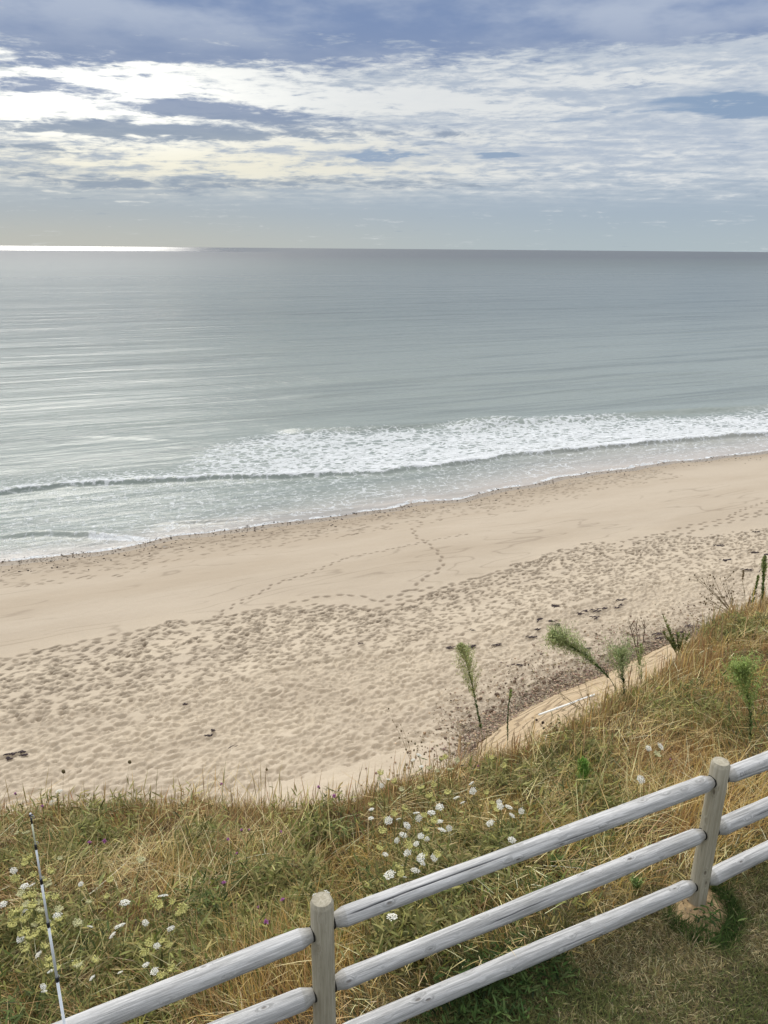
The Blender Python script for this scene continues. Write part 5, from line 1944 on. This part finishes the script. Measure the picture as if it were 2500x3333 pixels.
def wrack(px, py, L, label, group=None, kind='weed'):
    L = L * .72
    p = lie(px, py)
    b = Build()
    n = 3 if kind == 'stick' else 7
    for _ in range(n):
        a = rng.normal(.4, .3)
        l = L * rng.uniform(.35, .7)
        c = p + np.r_[rng.normal(0, L * .26), rng.normal(0, L * .13), .02]
        q = np.stack([c + np.array([math.cos(a) * l * t, math.sin(a) * l * t, .015 * math.sin(3 * t + 1) + rng.normal(0, .006)]) for t in np.linspace(-.5, .5, 7)])
        b.tube(q, (.016 if kind == 'stick' else .024) * np.array([.3, .8, 1, 1.1, .9, .6, .2]) * rng.uniform(.6, 1.2), 6,
               np.array((.045, .032, .035)) * rng.uniform(.7, 1.7))
    o_ = b.obj('driftwood' if kind == 'stick' else 'seaweed_clump', M_DEBRIS, None, True, p)
    o_.location = tuple(p)
    tag(o_, label, 'driftwood' if kind == 'stick' else 'seaweed', group)


w3 = (.663, 1400, 1750)
wrack(*T1([(820, 360)], *w3)[0], 1.1, 'largest dark seaweed tangle in the middle of the strewn sand')
for q in [(735, 375), (865, 350), (810, 392), (765, 362), (915, 345), (940, 332), (938, 306)]:
    wrack(*T1([q], *w3)[0], rng.uniform(.5, .75), 'dark seaweed scrap strewn beside the largest tangle', 'seaweed scraps round the largest tangle')
for q in [(540, 402), (530, 452), (623, 430), (618, 338), (602, 410), (505, 490)]:
    wrack(*T1([q], *w3)[0], rng.uniform(.5, .8), 'dark seaweed lump on the sand left of the largest tangle', 'seaweed lumps left of the tangle')
for q in [(335, 525), (210, 535), (165, 538), (100, 545), (435, 628), (770, 548)]:
    wrack(*T1([q], *w3)[0], rng.uniform(.5, .8), 'dark seaweed strand on the sand above the leftmost tall fleabane', 'seaweed strands above the leftmost fleabane')
for q in [(1110, 473), (1122, 497), (1280, 437), (1225, 470)]:
    wrack(*T1([q], *w3)[0], rng.uniform(.6, .9), 'dark flat seaweed near the foot of the slope by the shrub', 'flat seaweed near the shrub')
for q in [(1450, 110), (1560, 158), (1415, 40), (1600, 75), (1645, 85)]:
    wrack(*T1([q], *w3)[0], rng.uniform(.8, 1.2), 'dark strand of seaweed on the far right of the trodden sand', 'seaweed on the far right sand')
for q in [(1480, 828), (1605, 706), (1440, 766), (740, 1027)]:
    wrack(*T1([q], .7535, 1250, 1200)[0], .7, 'lone dark scrap on the upper trodden sand', 'lone scraps on the upper sand')
for q in [(95, 730), (45, 738), (100, 742), (35, 758)]:
    wrack(*T1([q], .7535, 0, 1900)[0], .4, 'dark weed clump on the sand at the left edge of the photo', 'weed clumps at the left edge')
wrack(*T1([(900, 657)], .7535, 0, 1900)[0], .4, 'small dark weed clump in the middle of the rippled sand')
wrack(*T1([(922, 635)], .7535, 0, 1900)[0], .3, 'tiny grey weed clump just above the one in the rippled sand')
wrack(*T1([(800, 523)], .7535, 0, 1900)[0], .3, 'tiny black scrap alone in the middle of the trodden sand')
wrack(*T1([(1000, 705)], .7535, 0, 1900)[0], .55, 'thin bent driftwood twig on the rippled sand', kind='stick')
wrack(*T1([(1535, 262)], .7535, 0, 1900)[0], 1.0, 'dark driftwood branch half buried in trodden sand', kind='stick')
wrack(*T1([(190, 455)], *w3)[0], .7, 'pale thin driftwood stick left of the seaweed lumps', kind='stick')

# stones fallen to the foot of the slope
for q in [(180, 838), (195, 875), (75, 985), (45, 940), (415, 705), (280, 800), (245, 790), (355, 800), (390, 740), (610, 695), (560, 710), (645, 660), (300, 850), (270, 862), (312, 830), (520, 740), (110, 930), (330, 770)]:
    p = lie(*T1([q], *w3)[0])
    b = Build()
    r = rng.uniform(.06, .13)
    b.lump(p, r, np.array((.17, .12, .085)) * rng.uniform(.7, 1.3), (1, 1, .7), .3)
    b.lump(p + (r * .3, 0, .02), r * .7, np.array((.15, .105, .075)) * rng.uniform(.7, 1.3), (1, 1, .7), .3)
    o_ = b.obj('fallen_stone', M_STONE, None, True, p)
    o_.location = tuple(p)
    tag(o_, 'reddish brown stone on the sand at the foot of the slope', 'stone', 'stones at the foot of the slope')


def lumps(name, label, P, R, C, sq=(1, 1, .6), mat=None):
    n = len(P)
    sc_ = R[:, None, None] * (1 + rng.uniform(-.25, .25, (n, 12, 1)))
    V = ICO_V[None] * sc_ * np.array(sq) * (1 + rng.uniform(-.3, .4, (n, 1, 3))) + P[:, None]
    T = (ICO_F[None] + (np.arange(n) * 12)[:, None, None]).reshape(-1, 3)
    o_ = link(name, mesh_from(name, V.reshape(-1, 3), None, T, mat or M_STONE, np.repeat(C[:, None], 12, 1).reshape(-1, 3), smooth=True))
    tag(o_, label, 'gravel', kind='stuff')


def make_gravel():
    # rubble and wrack along the foot of the slope
    n = 26000
    u = rng.uniform(8, 45, n)
    s = toe_s(u) - .5 + np.abs(rng.normal(0, .55, n)) + rng.random(n) ** 7 * 3.0
    k = rng.random(n) < np.interp(u, [8, 11, 14, 22, 30, 45], [.5, 1, .9, .7, .35, .15])
    u, s = u[k], s[k]
    x, y = to_xy(u, s)
    n = len(u)
    P = np.stack([x, y, np.maximum(sand_z(u, s), cliff_z(u, s)) + .02], 1)
    C = pal([(.30, .235, .165), (.22, .165, .115), (.38, .30, .21), (.15, .11, .08), (.30, .21, .15)], n)
    lumps('toe_rubble', 'brown rubble and broken weed strewn along the foot of the yellow slope', P, rng.uniform(.010, .036, n) * rng.choice([1, 1, 1, 1.8], n), C)
    # pebbles along the water's edge
    n = 1700
    u = -9 + 90 * rng.random(n) ** 1.9
    s = shore_s(u) + .35 - np.abs(rng.normal(0, .9, n)) - rng.random(n) ** 3 * 3.0 + .35
    x, y = to_xy(u, s)
    P = np.stack([x, y, np.maximum(sand_z(u, s), SEA_Z) + .01], 1)
    lumps('tideline_pebbles', 'dark pebbles scattered along the edge of the water', P, rng.uniform(.015, .045, n) * rng.choice([1, 1, 1, 1.8], n),
          pal([(.07, .058, .05), (.045, .04, .036), (.12, .095, .075), (.09, .07, .06)], n))


make_gravel()
